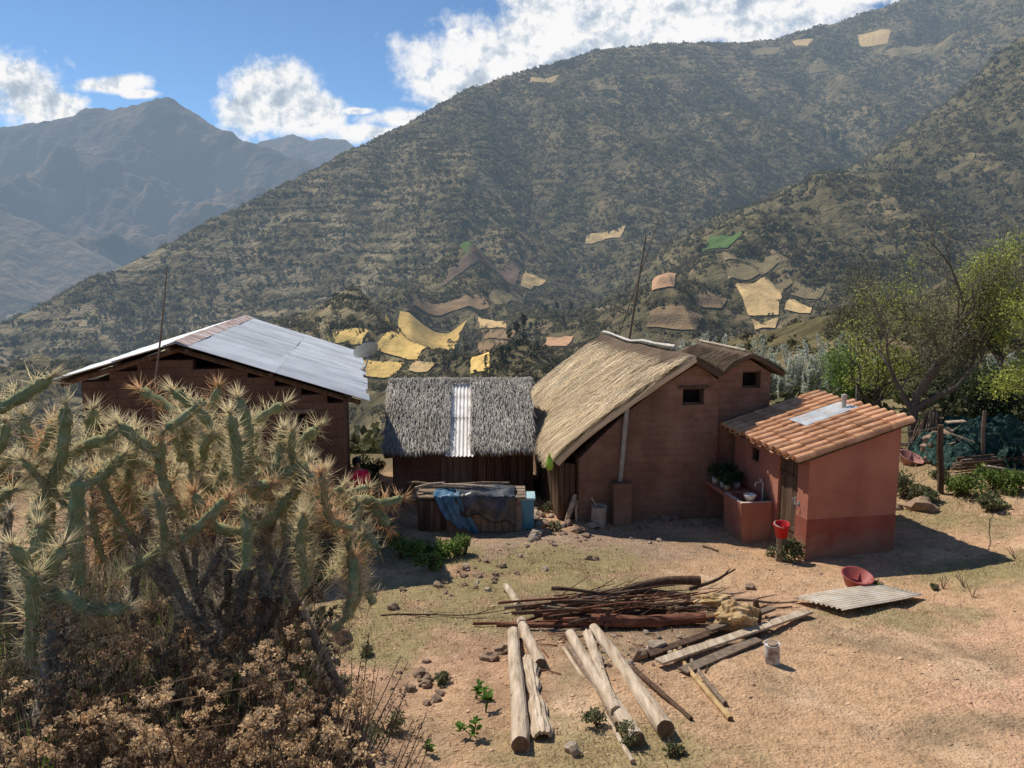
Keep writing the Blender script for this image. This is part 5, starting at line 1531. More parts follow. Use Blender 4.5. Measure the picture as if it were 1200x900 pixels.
for i in range(26):
    p_ = G(rs.gauss(690, 75), rs.gauss(752, 16)); a_ = rs.uniform(0, 3.1); l_ = rs.uniform(.12, .4)
    v_ = Vector((math.cos(a_), math.sin(a_), 0)) * l_ / 2; q0_, q1_ = p_ - v_, p_ + v_; q0_.z = hz(q0_.x, q0_.y) + .012; q1_.z = hz(q1_.x, q1_.y) + .012
    tag(MB().tube([q0_, q0_.lerp(q1_, .5) + UP * .012, q1_], [.009, .008, .005], 5).build('twig', m_wooddark if i % 2 else m_redw, None), 'short broken twig scattered around the brush pile', 'twig', 'broken twigs round the brush pile')
# broad leaved seedlings
for i, (px, py, lab) in enumerate([(557, 818, 'upper broad leaved green seedling left of the straight log'), (569, 835, 'middle broad leaved green seedling left of the straight log'), (555, 862, 'lowest broad leaved green seedling left of the straight log'), (498, 882, 'small green seedling at the edge of the dry weeds')]):
    p = G(px, py); t_ = thing('seedling', lab, 'plant', p); g_ = np.random.default_rng(90 + i)
    sc_ = .15 if i < 3 else .1
    for k_ in range(3):
        tip = p + Vector((g_.normal(0, .05), g_.normal(0, .05), sc_ * g_.uniform(.6, 1.3)))
        MB().tube([p - UP * .02, tip], [.007, .005], 6).build('stem', m_green, t_)
        lm = MB()
        for q in range(8):
            an_ = g_.uniform(0, 6.28); dv = Vector((math.cos(an_), math.sin(an_), g_.uniform(.3, 1.1))).normalized(); sv_ = dv.cross(UP).normalized(); ln_ = sc_ * g_.uniform(.4, .75); b_ = tip - UP * g_.uniform(0, .06)
            up_ = sv_.cross(dv)
            lm.add([b_, b_ + dv * ln_ * .35 + sv_ * ln_ * .26 + up_ * .008, b_ + dv * ln_ * .8 + sv_ * ln_ * .2 - up_ * .004, b_ + dv * ln_ - up_ * .015, b_ + dv * ln_ * .8 - sv_ * ln_ * .2 - up_ * .004, b_ + dv * ln_ * .35 - sv_ * ln_ * .26 + up_ * .008], [(0, 1, 2, 3), (0, 3, 4, 5)])
        lm.build('leaves', m_green, t_)

# ------------------------------------------------------------------ right-hand plot: fence, net heap, shrubs
post = []
for px, py0, py1, r, lab in [(1102, 498, 578, .075, 'stout dark fence post nearest the tiled house'), (1150, 481, 547, .05, 'thin pale fence post in front of the green net heap')]:
    b = G(px, py1); t_ = at(px + (4 if r < .06 else 0), py0, b.y)
    o = MB().tube([b - UP * .1, b.lerp(t_, .3) + Vector((.02, 0, 0)), b.lerp(t_, .65) - Vector((.015, 0, 0)), t_], [r * 1.1, r * .95, r, r * .85], 9, jit=.08, seed=3).build('fence_post', m_wooddark if r > .06 else m_wood, None)
    tag(o, lab, 'post'); post.append(t_)
wc = TH(W_, .05, hb - .12)
tag(MB().tube([wc, wc.lerp(post[0] - UP * .05, .5) - UP * .02, post[0] - UP * .05], .010, 6).build('rail', m_wood, None), 'thin rail from the tiled house corner to the stout post', 'rail')
pb = G(1102, 578)
for k, (h_, lab) in enumerate([(.35, 'lowest fence wire right of the stout post'), (.8, 'middle fence wire right of the stout post')]):
    p0 = Vector((pb.x, pb.y, pb.z + h_)); p1 = p0 + Vector((3.4, .6, .05)); p2 = Vector((TH(W_, .6, 0).x, TH(W_, .6, 0).y, pb.z + h_))
    tag(MB().tube([p2, p0 + UP * -.02, p0.lerp(p1, .5) - UP * .03, p1], .004, 5).build('wire', m_wooddark, None), lab, 'wire')

hc = G(1158, 548)
m_net = mat('green_net', [(.3, (.006, .018, .014)), (.47, (.016, .05, .04)), (.60, (.05, .13, .105)), (.72, (.26, .33, .29))], scale=3.2, detail=9, bump=1, bscale=7, bdist=.12, rough=.7, trans=.2, distort=1.5)
hp_ = MB()
hp_.sheet(lambda u, v: Vector((hc.x - 1.0 + 3.6 * u, hc.y + .1 + 2.0 * v, hc.z - .08 + 1.25 * (math.sin(math.pi * min(max(u * 1.02, 0), 1)) ** .45) * (min(v * 2.6, 1) ** .55) * (1 - .25 * v) * (1 + .28 * mnoise.fractal(Vector((u * 3.1, v * 2.3, 2)), 1, 2, 4)) + .26 * mnoise.fractal(Vector((u * 9, v * 7, 5)), 1, 2, 4) * min(v * 3, 1))), 90, 50)
tag(hp_.build('net_heap', m_net, None, smooth=False), 'heap covered with dark green netting behind the fence', 'net heap')
c = hc + Vector((.35, -.12, .1))
tag(MB().sheet(lambda u, v: c + Vector(((u - .5) * .55 + .04 * math.sin(v * 9), -.12 + .10 * math.sin(u * 19 + v * 3) - .25 * v, .62 - .72 * v + .04 * math.sin(u * 12))), 22, 14).build('net_fold', m_net, None, smooth=False, solid=.01), 'fold of green netting hanging down in front of the heap', 'net')
m_straws = mat('brown_straw_bundle', two((.25, .175, .125), .6, 1.35), scale=3, stretch=(4, 4, .6), bump=.6, isl=.4)
sbq = G(1083, 532); sb_ = thing('stalk_bundle', 'upright bundle of brown stalks at the left of the net heap', 'bundle', sbq)
g_ = np.random.default_rng(12); mb = MB()
for i in range(90):
    a_ = g_.uniform(0, 6.28); r_ = math.sqrt(g_.random()) * .48
    b = sbq + Vector((math.cos(a_) * r_, math.sin(a_) * r_, -.03)); t_ = sbq + Vector((math.cos(a_) * r_ * .45 + .12 + g_.normal(0, .03), math.sin(a_) * r_ * .45, g_.uniform(.95, 1.28)))
    mb.tube([b, t_], [.022, .012], 5)
mb.build('stalks', m_straws, sb_)
sb2 = G(1118, 540)
tag(blob((sb2.x, sb2.y, sb2.z + .3), .62, 15, 4, .5, (1.15, .7, .8), 2.5).build('mulch_mound', m_straws, None), 'brown mound of dry stalks between the stout post and the net', 'mound')
c = G(1064, 543)
tag(MB().lathe(c, [(.001, 0), (.2, 0), (.33, .22), (.35, .23), (.32, .23), (.19, .03), (.001, .02)], 24, ax=(.25, -.35, 1)).build('basin', mat('rose_plastic', two((.42, .20, .17), .8, 1.2), rough=.6, bump=.1), None, smooth=True), 'dull rose plastic basin lying behind the tiled house corner', 'basin')
gs = random.Random(4)
for i in range(11):
    a = G(1118 + gs.uniform(-4, 8), 556 + gs.uniform(-6, 3)); b = a + Vector((gs.uniform(2.0, 3.6), gs.uniform(-.1, .35), 0)); b.z = hz(b.x, b.y)
    tag(MB().tube([a + UP * (.06 + .03 * i), a.lerp(b, .5) + UP * (.08 + .03 * i), b + UP * (.06 + .02 * i)], [.04, .036, .025], 7, jit=.1, seed=i).build('pole', m_wood if i % 2 else m_wooddark, None), 'long grey pole stacked on the ground before the green net', 'pole', 'poles stacked before the net heap')
for i, (px, py, w_, lab) in enumerate([(1125, 512, .8, 'pale bent board lying across the stalk mound'), (1170, 556, .9, 'light board at the right end of the stacked poles'), (1120, 494, .5, 'whitish board lying on top of the net heap')]):
    q = at(px, py, hc.y + (.2 if i != 1 else -.5)); 
    if i == 1: q.z = hz(q.x, q.y) + .1
    tag(MB().box(q, Vector((1, .1, -.35 + .2 * i)).normalized(), Vector((-.1, 1, .1)).normalized(), UP, (w_, .14, .03)).build('board', m_pale, None), lab, 'board')
for i, (px, py, r, lab) in enumerate([(1062, 583, .62, 'grey green shrub touching the tiled house shadow side'), (1082, 588, .42, 'low dry shrub just left of the stout post foot'), (1132, 580, .60, 'leafy green shrub right of the stout post'), (1160, 575, .66, 'largest bright green shrub below the stacked poles'), (1192, 578, .6, 'bright green shrub at the right edge of the plot'), (1158, 598, .40, 'small spiky weed in front of the bright green shrubs'), (1105, 560, .3, 'thin climbing weed at the stout post'), (1072, 505, .5, 'young green sapling by the stalk bundle')]):
    sprig('shrub', lab, 'shrub', G(px, py), r, 1500, .05, m_weed if i in (2, 3, 4, 7) else m_weedd, .62, None, 120 + i, 12)
for i, (px, py) in enumerate([(1105, 690), (1130, 688), (1140, 700), (1190, 655)]):
    p = G(px, py); mb = MB(); r_ = random.Random(i)
    for k_ in range(4): mb.tube([p - UP * .02, p + Vector((r_.uniform(-.12, .12), r_.uniform(-.1, .1), r_.uniform(.12, .3)))], [.008, .004], 5)
    tag(mb.build('dry_stalk', m_straws, None), 'dry twiggy stalk on the open dirt right of the corrugated sheet', 'stalk', 'dry stalks on the right dirt')


for i, (px, py, r, lab) in enumerate([(424, 545, .75, 'green bush in the gap between the metal roofed house and the grey shed'), (440, 540, .55, 'tall dry grass clump beside the left wall of the grey shed'), (436, 556, .45, 'low straw coloured weed at the foot of the grey shed'), (398, 560, .5, 'weed by the right hand corner of the metal roofed house')]):
    q = at(px, py, 20.6 if i < 2 else 18.6); q.z = hz(q.x, q.y)
    sprig('weed', lab, 'weed', q, r, 1400, .05, m_weed if i == 0 else m_weedd, 1.0, None, 160 + i, 12)
# ------------------------------------------------------------------ trees
def tree(name, label, base, height, spread, m_bark, m_leaf, seed, r0, nleaf, leaf, levels=4, lean=(0, 0), fork=2.6, group=None, first=.3, leafprob=.8, tuft=.3, trunkn=1):
    r_ = random.Random(seed); gn = np.random.default_rng(seed)
    t_ = thing(name, label, 'tree', base, group); mb = MB(); tips = []

    def grow(p, dv, ln_, rad_, lev):
        k = 4; pts = [p]; q = p
        for i in range(k):
            dv = (dv + Vector((r_.gauss(0, .13), r_.gauss(0, .13), r_.gauss(.03, .08)))).normalized()
            q = q + dv * ln_ / k; pts.append(q)
        mb.tube(pts, [rad_ * (1 - .45 * i / k) for i in range(k + 1)], 8 if lev < 2 else 5, cap=lev == levels)
        if lev >= 2: tips.extend(pts[2:])
        if lev >= levels: tips.append(pts[-1]); return
        for c in range(r_.choice([2, 2, 3]) if lev else max(2, int(fork))):
            a_ = r_.uniform(0, 6.28); sp_ = spread * r_.uniform(.6, 1.25)
            _, u, v = frame(dv)
            nd = (dv + (u * math.cos(a_) + v * math.sin(a_)) * sp_ + UP * .12).normalized()
            grow(pts[-1] if c < 2 else pts[-2], nd, ln_ * r_.uniform(.62, .88), rad_ * .55 * r_.uniform(.8, 1.15), lev + 1)
        if lev:
            nd = (dv + Vector((r_.gauss(0, .7), r_.gauss(0, .7), .1))).normalized()
            grow(pts[2], nd, ln_ * .55, rad_ * .4, lev + 1)
    for j in range(trunkn):
        grow(base - UP * .2, Vector((lean[0] + r_.gauss(0, .15) * (trunkn > 1), lean[1], 1)).normalized(), height * first, r0, 0)
    mb.build('trunk', m_bark, t_)
    tp = [t for t in tips if r_.random() < leafprob]
    if nleaf and tp:
        T = np.array([tuple(t) for t in tp]); cl = 1 + int(nleaf / len(T))
        P = np.repeat(T, cl, 0) + gn.normal(0, tuft, (len(T) * cl, 3))
        V, Fc = leaves(P, leaf, gn)
        leafobj('crown', V, Fc, m_leaf, t_)
    return t_


m_bark = mat('grey_bark', two((.17, .14, .115), .6, 1.4), scale=6, stretch=(3, 3, .6), bump=.8, bscale=20)
m_bark2 = mat('dark_bark', two((.085, .068, .055), .6, 1.4), scale=6, stretch=(3, 3, .6), bump=.8, bscale=20)
m_yg = mat('yellow_green_leaf', two((.38, .42, .10), .6, 1.3), scale=2, bump=0, isl=.35, trans=.6)
m_olive = mat('olive_leaf', two((.16, .165, .085), .6, 1.4), scale=1.5, bump=0, isl=.4, trans=.25)
m_silver = mat('silver_leaf', two((.54, .56, .45), .7, 1.25), scale=1.2, bump=0, isl=.35, trans=.45, spec=.3)
m_darkl = mat('dark_evergreen_leaf', two((.045, .065, .03), .6, 1.4), scale=1.5, bump=0, isl=.4, trans=.2)
m_baret = mat('grey_olive_leaf', two((.24, .23, .13), .65, 1.35), scale=1.5, bump=0, isl=.4, trans=.4)
tb = G(1072, 528)
tree('bare_tree', 'large half bare grey branching tree behind the tiled house', tb, 7.6, .58, m_bark, m_baret, 11, .19, 7500, .042, 6, (-.02, .03), 4, first=.235, leafprob=.8, tuft=.16)
tb2 = tb + Vector((-.6, 1.4, 0)); tb2.z = hz(tb2.x, tb2.y)
tree('small_tree', 'small tree with bright yellow green leaf tufts left of the bare tree', tb2, 5.0, .6, m_bark2, m_yg, 9, .12, 2600, .05, 5, (-.16, 0), 3, first=.24, leafprob=.16, tuft=.13)
tr = at(1218, 500, 19.5); tr.z = hz(tr.x, tr.y)
tree('leafy_tree', 'yellow green leafy tree at the right edge of the picture', tr, 6.3, .56, m_bark2, m_yg, 15, .16, 24000, .048, 5, (-.02, 0), 3, first=.31, leafprob=.55, tuft=.17)
tr = at(1165, 500, 25); tr.z = hz(tr.x, tr.y)
tree('dark_shrub_tree', 'dense dark evergreen bush tree right behind the green net heap', tr, 2.6, .9, m_bark2, m_darkl, 22, .12, 5500, .075, 4, (0, 0), 3, first=.22, leafprob=1, tuft=.35, trunkn=2)
tr = at(1110, 500, 28); tr.z = hz(tr.x, tr.y)
tree('dark_shrub_tree', 'dense olive bush tree behind the trunk of the bare tree', tr, 3.2, .9, m_bark2, m_olive, 23, .12, 6500, .08, 4, (0, 0), 3, first=.22, leafprob=1, tuft=.4, trunkn=2)
tr = at(1010, 440, 27); tr.z = hz(tr.x, tr.y)
tree('bare_tree', 'thin grey bare tree left of the large half bare tree', tr, 6.2, .55, m_bark, m_olive, 29, .10, 2200, .05, 5, (.02, 0), 3, first=.28, leafprob=.5, tuft=.18)
tr = at(975, 470, 29); tr.z = hz(tr.x, tr.y)
tree('small_tree', 'low bright green tree just behind the tile roof ridge', tr, 3.6, .7, m_bark, m_weed, 30, .08, 4200, .07, 4, (0, 0), 3, first=.26, leafprob=1, tuft=.3)


def wand_tree(name, label, base, h, seed, grp, n=1500, leaf=.085):
    gn = np.random.default_rng(seed); t_ = thing(name, label, 'tree', base, grp); mb = MB(); P = []
    for i in range(11):
        a_ = gn.uniform(0, 6.28); tip = base + Vector((math.cos(a_), math.sin(a_), 0)) * h * gn.uniform(.05, .3) + UP * h * gn.uniform(.6, 1.02)
        mid = base.lerp(tip, .5) + UP * h * .06
        mb.tube([base - UP * .2, mid, tip], [.035, .022, .006], 5)
        k = n // 11; t = gn.uniform(.25, 1.02, k)[:, None]
        A_ = np.array(base); B_ = np.array(mid); C_ = np.array(tip)
        P.append((1 - t) ** 2 * A_ + 2 * t * (1 - t) * B_ + t * t * C_ + gn.normal(0, 1, (k, 3)) * (.05 + .16 * (1.1 - t)) * h * .22)
    mb.build('trunk', m_bark, t_)
    V, Fc = leaves(np.concatenate(P), leaf, gn, up=.9, asp=.3)
    leafobj('crown', V, Fc, m_silver, t_)
    return t_


sv = random.Random(61)
spots = [(762, 404, 38), (785, 398, 41), (806, 402, 38), (828, 392, 43), (922, 408, 38), (938, 398, 42), (958, 402, 36), (978, 392, 40), (905, 420, 35), (1000, 410, 33), (890, 396, 45), (866, 400, 45), (846, 396, 42), (1030, 420, 30), (948, 432, 32), (918, 440, 31)]
for i, (px, py, Y) in enumerate(spots):
    tp = at(px, py, Y); b = Vector((tp.x, tp.y, hz(tp.x, tp.y)))
    wand_tree('silver_tree', 'silvery upright leafy sapling in the thicket behind the houses', b, tp.z - b.z, 300 + i, 'silvery saplings behind the houses', 3200)
for i, (px, py, Y) in enumerate([(1112, 418, 31), (1140, 430, 30), (1168, 414, 29), (1192, 425, 28), (1215, 410, 29)]):
    tp = at(px, py, Y); b = Vector((tp.x, tp.y, hz(tp.x, tp.y)))
    wand_tree('silver_tree', 'silvery leafy sapling in the thicket behind the net heap', b, tp.z - b.z, 330 + i, 'silvery saplings behind the net heap', 3200)

# trees standing on the far slopes
def far_tree(seed, slim):
    gn = np.random.default_rng(seed); t_ = thing('valley_tree', 'dark tree', 'tree', (0, 0, 0))
    MB().tube([(0, 0, -.5), (.1, 0, 3), (0, .1, 7)], [.25, .18, .06], 6).build('trunk', m_bark2h, t_)
    P = []
    for i in range(16):
        h_ = gn.uniform(.18, 1); c_ = np.array([gn.normal(0, slim * (1.1 - h_)), gn.normal(0, slim * (1.1 - h_)), h_ * 9.5])
        u = gn.normal(size=(26, 3)); u /= np.linalg.norm(u, axis=1, keepdims=True); P.append(c_ + u * gn.uniform(.4, 1.2) * np.array([1, 1, 1.2]))
    V, Fc = leaves(np.concatenate(P), .5, gn, up=.5)
    leafobj('crown', V, Fc, m_fart, t_)
    return t_


m_bark2h = mat('far_bark', two((.1, .08, .06)), bump=0, haze_glow=HZ)
m_fart = mat('far_tree_leaf', two((.055, .068, .036), .6, 1.4), scale=.3, bump=0, isl=.4, trans=.15, haze_glow=HZ)
protos = [far_tree(400, .55), far_tree(401, 1.0), far_tree(402, 1.6)]
used = [False] * 3
for i, (px, py, k, s_, lab, grp) in enumerate([(597, 416, 0, .9, 0, 0), (605, 410, 0, 1.0, 0, 0), (613, 404, 0, 1.1, 0, 0), (622, 398, 0, .9, 0, 0), (588, 425, 1, .7, 0, 0), (628, 392, 1, .8, 0, 0),
                                     (466, 322, 0, 1.1, 1, 1), (476, 320, 0, 1.2, 1, 1), (487, 318, 1, 1.0, 1, 1), (497, 314, 0, 1.1, 1, 1), (966, 170, 1, 1.7, 2, 2), (976, 176, 1, 2.0, 2, 2), (986, 182, 2, 1.7, 2, 2), (981, 166, 1, 1.5, 2, 2),
                                     (535, 428, 2, .7, 3, 3), (520, 436, 2, .7, 3, 3), (545, 418, 2, .75, 3, 3), (508, 430, 2, .6, 3, 3), (552, 404, 2, .6, 3, 3), (555, 396, 2, .55, 3, 3), (660, 386, 1, .9, 4, 4), (652, 376, 0, 1, 4, 4), (669, 378, 0, 1.1, 4, 4), (640, 372, 1, .9, 4, 4)]):
    p = G(px, py, tmin=60)
    if p is None: continue
    o = protos[k] if not used[k] else copy_tree(protos[k]); used[k] = True
    o.location = p; o.scale = (s_ * .72,) * 3; o.rotation_euler = (0, 0, i * 1.3)
    o['label'] = ['slim dark tree in the row beside the lowest golden field', 'slim dark tree in the stand left of the ploughed field', 'dark tree in the stand halfway up the far right gully', 'round dark tree in the hollow right of the golden fields', 'dark tree on the slope above the pale dug soil'][lab]
    o['group'] = ['slim trees by the lowest golden field', 'stand left of the ploughed field', 'stand in the right gully', 'round trees by the golden fields', 'trees above the dug soil'][grp]

# poles behind the thatched house
b = at(738, 394, 30); t_ = at(757, 276, 30); gz_ = hz(b.x, b.y)
up_ = thing('utility_pole', 'dark leaning wooden utility pole behind the golden thatch', 'utility pole', (b.x, b.y, gz_))
dvv = (t_ - b); lo = b - dvv * ((b.z - gz_ + .4) / dvv.z)
MB().tube([lo, b, t_], [.06, .05, .035], 9).build('pole', m_wood, up_)
b = at(747, 330, 30.3); t_ = at(772, 258, 30.3); lo = b - (t_ - b) * ((b.z - gz_ + .4) / (t_ - b).z)
ap = thing('aerial_pole', 'pale thin pole with a crosswise aerial bar beside the dark utility pole', 'aerial', (lo.x, lo.y, gz_))
MB().tube([lo, b, t_], [.03, .025, .016], 8).build('pole', m_wood, ap)
ca, cb2 = at(754, 259, 30.3), at(779, 265, 30.3)
MB().tube([ca, cb2], .02, 6).build('aerial_bar', m_steel, ap)
eb = MB()
for k in range(5):
    q = ca.lerp(cb2, .1 + .2 * k); eb.tube([q + Vector((0, -.25, 0)), q + Vector((0, .25, 0))], .008, 5)
eb.build('aerial_rods', m_steel, ap)

# ------------------------------------------------------------------ person in red between the houses
def skin(name, verts, edges, radii, m, parent, root=0, sub=1):
    me = bpy.data.meshes.new(name); me.from_pydata(verts, edges, []); o = bpy.data.objects.new(name, me); COL.objects.link(o)
    o.modifiers.new('skin', 'SKIN'); sm_ = o.modifiers.new('sub', 'SUBSURF'); sm_.levels = sub; sm_.render_levels = sub
    for v, r_ in zip(me.skin_vertices[0].data, radii): v.radius = (r_, r_) if not isinstance(r_, tuple) else r_
    me.skin_vertices[0].data[root].use_root = True
    bpy.context.view_layer.update()
    me2 = bpy.data.meshes.new_from_object(o.evaluated_get(bpy.context.evaluated_depsgraph_get()))
    o.modifiers.clear(); o.data = me2; me2.materials.clear(); me2.materials.append(m); me2.polygons.foreach_set('use_smooth', np.ones(len(me2.polygons), bool))
    o.parent = parent
    return o


pp = at(418.5, 560, 16.4); pp.z = hz(pp.x, pp.y)
hgt = at(414, 526, 17.3).z - pp.z
per = thing('person', 'person with dark hair in a red jacket standing between the two houses', 'person', pp)
per.rotation_euler = (0, 0, R(25)); per.scale = (hgt / 1.66,) * 3
m_skin = mat('skin', two((.30, .17, .11), .9, 1.1), bump=0); m_jack = mat('red_jacket', two((.78, .03, .09), .8, 1.15), scale=9, bump=.4, bscale=20); m_trs = mat('dark_trousers', two((.035, .035, .05)), bump=.2); m_hair = mat('black_hair', two((.012, .010, .010)), bump=.3, rough=.5)
bv = [(0, 0, .92), (0, 0, 1.12), (0, -.01, 1.33), (0, 0, 1.42), (0, -.02, 1.52), (0, -.03, 1.62), (.17, 0, 1.33), (.25, -.03, 1.08), (.22, -.16, .88), (-.17, 0, 1.33), (-.25, -.03, 1.08), (-.22, -.16, .88), (.09, 0, .88), (.10, -.02, .48), (.10, .02, .08), (.11, -.12, .03), (-.09, 0, .88), (-.10, -.02, .48), (-.10, .02, .08), (-.11, -.12, .03), (0, -.115, 1.525)]
be = [(0, 1), (1, 2), (2, 3), (3, 4), (4, 5), (2, 6), (6, 7), (7, 8), (2, 9), (9, 10), (10, 11), (0, 12), (12, 13), (13, 14), (14, 15), (0, 16), (16, 17), (17, 18), (18, 19), (4, 20)]
br_ = [(.15, .11), (.13, .10), (.15, .10), .055, .085, .07, .06, .045, .032, .06, .045, .032, .085, .06, .045, .035, .085, .06, .045, .035, .02]
skin('body', bv, be, br_, m_skin, per)
jv = [(0, 0, .84), (0, 0, 1.12), (0, -.01, 1.34), (0, 0, 1.40), (.18, 0, 1.34), (.255, -.03, 1.08), (.225, -.15, .91), (-.18, 0, 1.34), (-.255, -.03, 1.08), (-.225, -.15, .91)]
skin('jacket', jv, [(0, 1), (1, 2), (2, 3), (2, 4), (4, 5), (5, 6), (2, 7), (7, 8), (8, 9)], [(.19, .14), (.17, .135), (.185, .13), .085, .085, .07, .055, .085, .07, .055], m_jack, per)
tv = [(0, 0, .93), (.09, 0, .86), (.10, -.02, .48), (.10, .02, .10), (-.09, 0, .86), (-.10, -.02, .48), (-.10, .02, .10)]
skin('trousers', tv, [(0, 1), (1, 2), (2, 3), (0, 4), (4, 5), (5, 6)], [(.16, .125), .105, .08, .07, .105, .08, .07], m_trs, per)
ho = blob((0, .012, 1.575), .115, 3, 3, .12, (.88, 1.0, 1.0)); me = bpy.data.meshes.new('hair'); me.from_pydata([v for v in ho.v if True], [], ho.f); me.materials.append(m_hair)
o = bpy.data.objects.new('hair', me); COL.objects.link(o); o.parent = per

# ------------------------------------------------------------------ spiny cacti on the bank
m_cact = mat('cactus_skin', [(.3, (.19, .20, .09)), (.5, (.30, .31, .145)), (.68, (.43, .42, .25))], scale=24, detail=6, bump=.3, bscale=60, bdist=.004, spec=.25, trans=.06)
m_cdead = mat('dead_cactus_stem', [(.3, (.12, .095, .07)), (.5, (.21, .17, .125)), (.7, (.32, .27, .21))], scale=16, detail=6, bump=.5, bscale=50, bdist=.006)
m_sp = mat('straw_spines', two((.92, .82, .60), .8, 1.1), scale=6, bump=0, isl=.2, trans=.72, spec=.3, rough=.5)
m_spr = mat('rusty_spines', two((.86, .62, .38), .8, 1.2), scale=6, bump=0, isl=.3, trans=.6, spec=.3, rough=.5)
m_spd = mat('grey_spines', two((.66, .57, .45), .75, 1.2), scale=6, bump=0, isl=.3, trans=.3)
cg = np.random.default_rng(99)


def resample(P, step):
    P = [Vector(p) for p in P]
    out = []
    # Catmull-Rom
    Q = [P[0] * 2 - P[1]] + P + [P[-1] * 2 - P[-2]]
    for i in range(1, len(Q) - 2):
        n = max(2, int((Q[i + 1] - Q[i]).length / step))
        for k in range(n):
            t = k / n
            out.append(.5 * ((2 * Q[i]) + (Q[i + 1] - Q[i - 1]) * t + (2 * Q[i - 1] - 5 * Q[i] + 4 * Q[i + 1] - Q[i + 2]) * t * t + (3 * Q[i] - Q[i - 1] - 3 * Q[i + 1] + Q[i + 2]) * t ** 3))
    out.append(P[-1])
    return out


def arm(P, r, parent, dead=False, top=False, spine=.060, dens=1.25):
    r *= .80
    pts = resample(P, .012); n = len(pts); NS = 10
    o0 = wloc(parent)
    V, Fc = [], []
    u = None; ar = []
    tot = n * .012
    for i, p in enumerate(pts):
        dv = (pts[min(i + 1, n - 1)] - pts[max(i - 1, 0)]).normalized()
        if u is None: _, u, v = frame(dv)
        u = (u - dv * u.dot(dv)).normalized(); v = dv.cross(u)
        e = min((n - 1 - i) * .012 / (r * 1.1), 1); rad_ = r * math.sqrt(max(1 - (1 - e) ** 2, .02)) * (.82 + .18 * min(i / max(n * .4, 1), 1))
        for k in range(NS):
            a = 2 * math.pi * k / NS
            bump = 1 + (.26 if not dead else .12) * math.sin(5 * a + i * .012 * 2 * math.pi / .034 * .5) * math.sin(i * .012 * 2 * math.pi / .034 + (k % 2) * math.pi)
            V.append(p + (u * math.cos(a) + v * math.sin(a)) * rad_ * bump - o0)
        if True:
            for q in range(max(1, int(round(2.0 * dens)))):
                a = cg.uniform(0, 2 * math.pi); ar.append((p + (u * math.cos(a) + v * math.sin(a)) * rad_ * .98, u * math.cos(a) + v * math.sin(a), dv))
    for i in range(n - 1):
        for k in range(NS):
            a = i * NS + k; b = i * NS + (k + 1) % NS; Fc.append((a, b, b + NS, a + NS))
    ao = link('arm' if not dead else 'dead_stem', mesh_np('arm', np.array([tuple(p) for p in V]), np.array(Fc)), m_cdead if dead else m_cact, parent, smooth=True)
    for k_ in range(3):
        pe = pts[-1]; a = cg.uniform(0, 6.28); ar += [(pe, (dv + (u * math.cos(a + q) + v * math.sin(a + q)) * .6).normalized(), dv) for q in range(6)]
    SV, SF = [], []
    for (p, nn, dv) in ar:
        c_ = dv.cross(nn)
        for q in range(cg.integers(3, 6)):
            d_ = (nn + dv * cg.normal(.12, .6) + c_ * cg.normal(0, .6)).normalized(); ln_ = spine * cg.uniform(.3, 1.5)
            _, a_, b_ = frame(d_); w_ = .0015
            k = len(SV); pb_ = p - o0
            SV += [pb_ + a_ * w_, pb_ - a_ * w_ * .5 + b_ * w_ * .87, pb_ - a_ * w_ * .5 - b_ * w_ * .87, pb_ + d_ * ln_]
            SF += [(k, k + 1, k + 3), (k + 1, k + 2, k + 3), (k + 2, k, k + 3)]
    so_ = link('spines', mesh_np('spines', np.array([tuple(p) for p in SV]), np.array(SF)), m_spd if dead else (m_spr if top else m_sp), ao)
    so_['kind'] = 'stuff'
    return ao


def pxs(lst, Y0, dY=0.0):
    n = len(lst)
    return [at(px, py, Y0 + dY * i / max(n - 1, 1)) for i, (px, py) in enumerate(lst)]


cb1 = at(30, 790, 2.6); cb1.z = hz(cb1.x, cb1.y)
cb2_ = at(285, 780, 3.0); cb2_.z = hz(cb2_.x, cb2_.y)
CL = thing('cactus', 'spiny branching cactus at the left edge, in front of the bank weeds', 'cactus', cb1)
CR = thing('cactus', 'larger spiny branching cactus whose tip reaches toward the hutch', 'cactus', cb2_)
LEFT = [([(40, 720), (53, 640), (45, 600)], 2.5), ([(50, 545), (34, 520), (27, 487)], 2.9), ([(38, 608), (64, 559), (75, 516), (77, 476)], 2.7), ([(70, 540), (105, 520), (128, 514), (135, 500)], 2.75), ([(93, 690), (88, 623), (93, 562)], 2.45),
        ([(-20, 488), (20, 468), (60, 442)], 2.6), ([(35, 770), (38, 715), (42, 674)], 2.3), ([(38, 690), (30, 660), (14, 640)], 2.3), ([(45, 700), (43, 650), (44, 618)], 2.32), ([(45, 690), (66, 655), (74, 640)], 2.28), ([(44, 700), (80, 700), (100, 718)], 2.3),
        ([(100, 520), (107, 505), (109, 480)], 3.1), ([(-30, 560), (0, 520), (5, 496)], 2.8), ([(60, 690), (110, 715), (150, 712)], 2.35), ([(-40, 640), (-10, 590), (15, 575)], 2.6)]
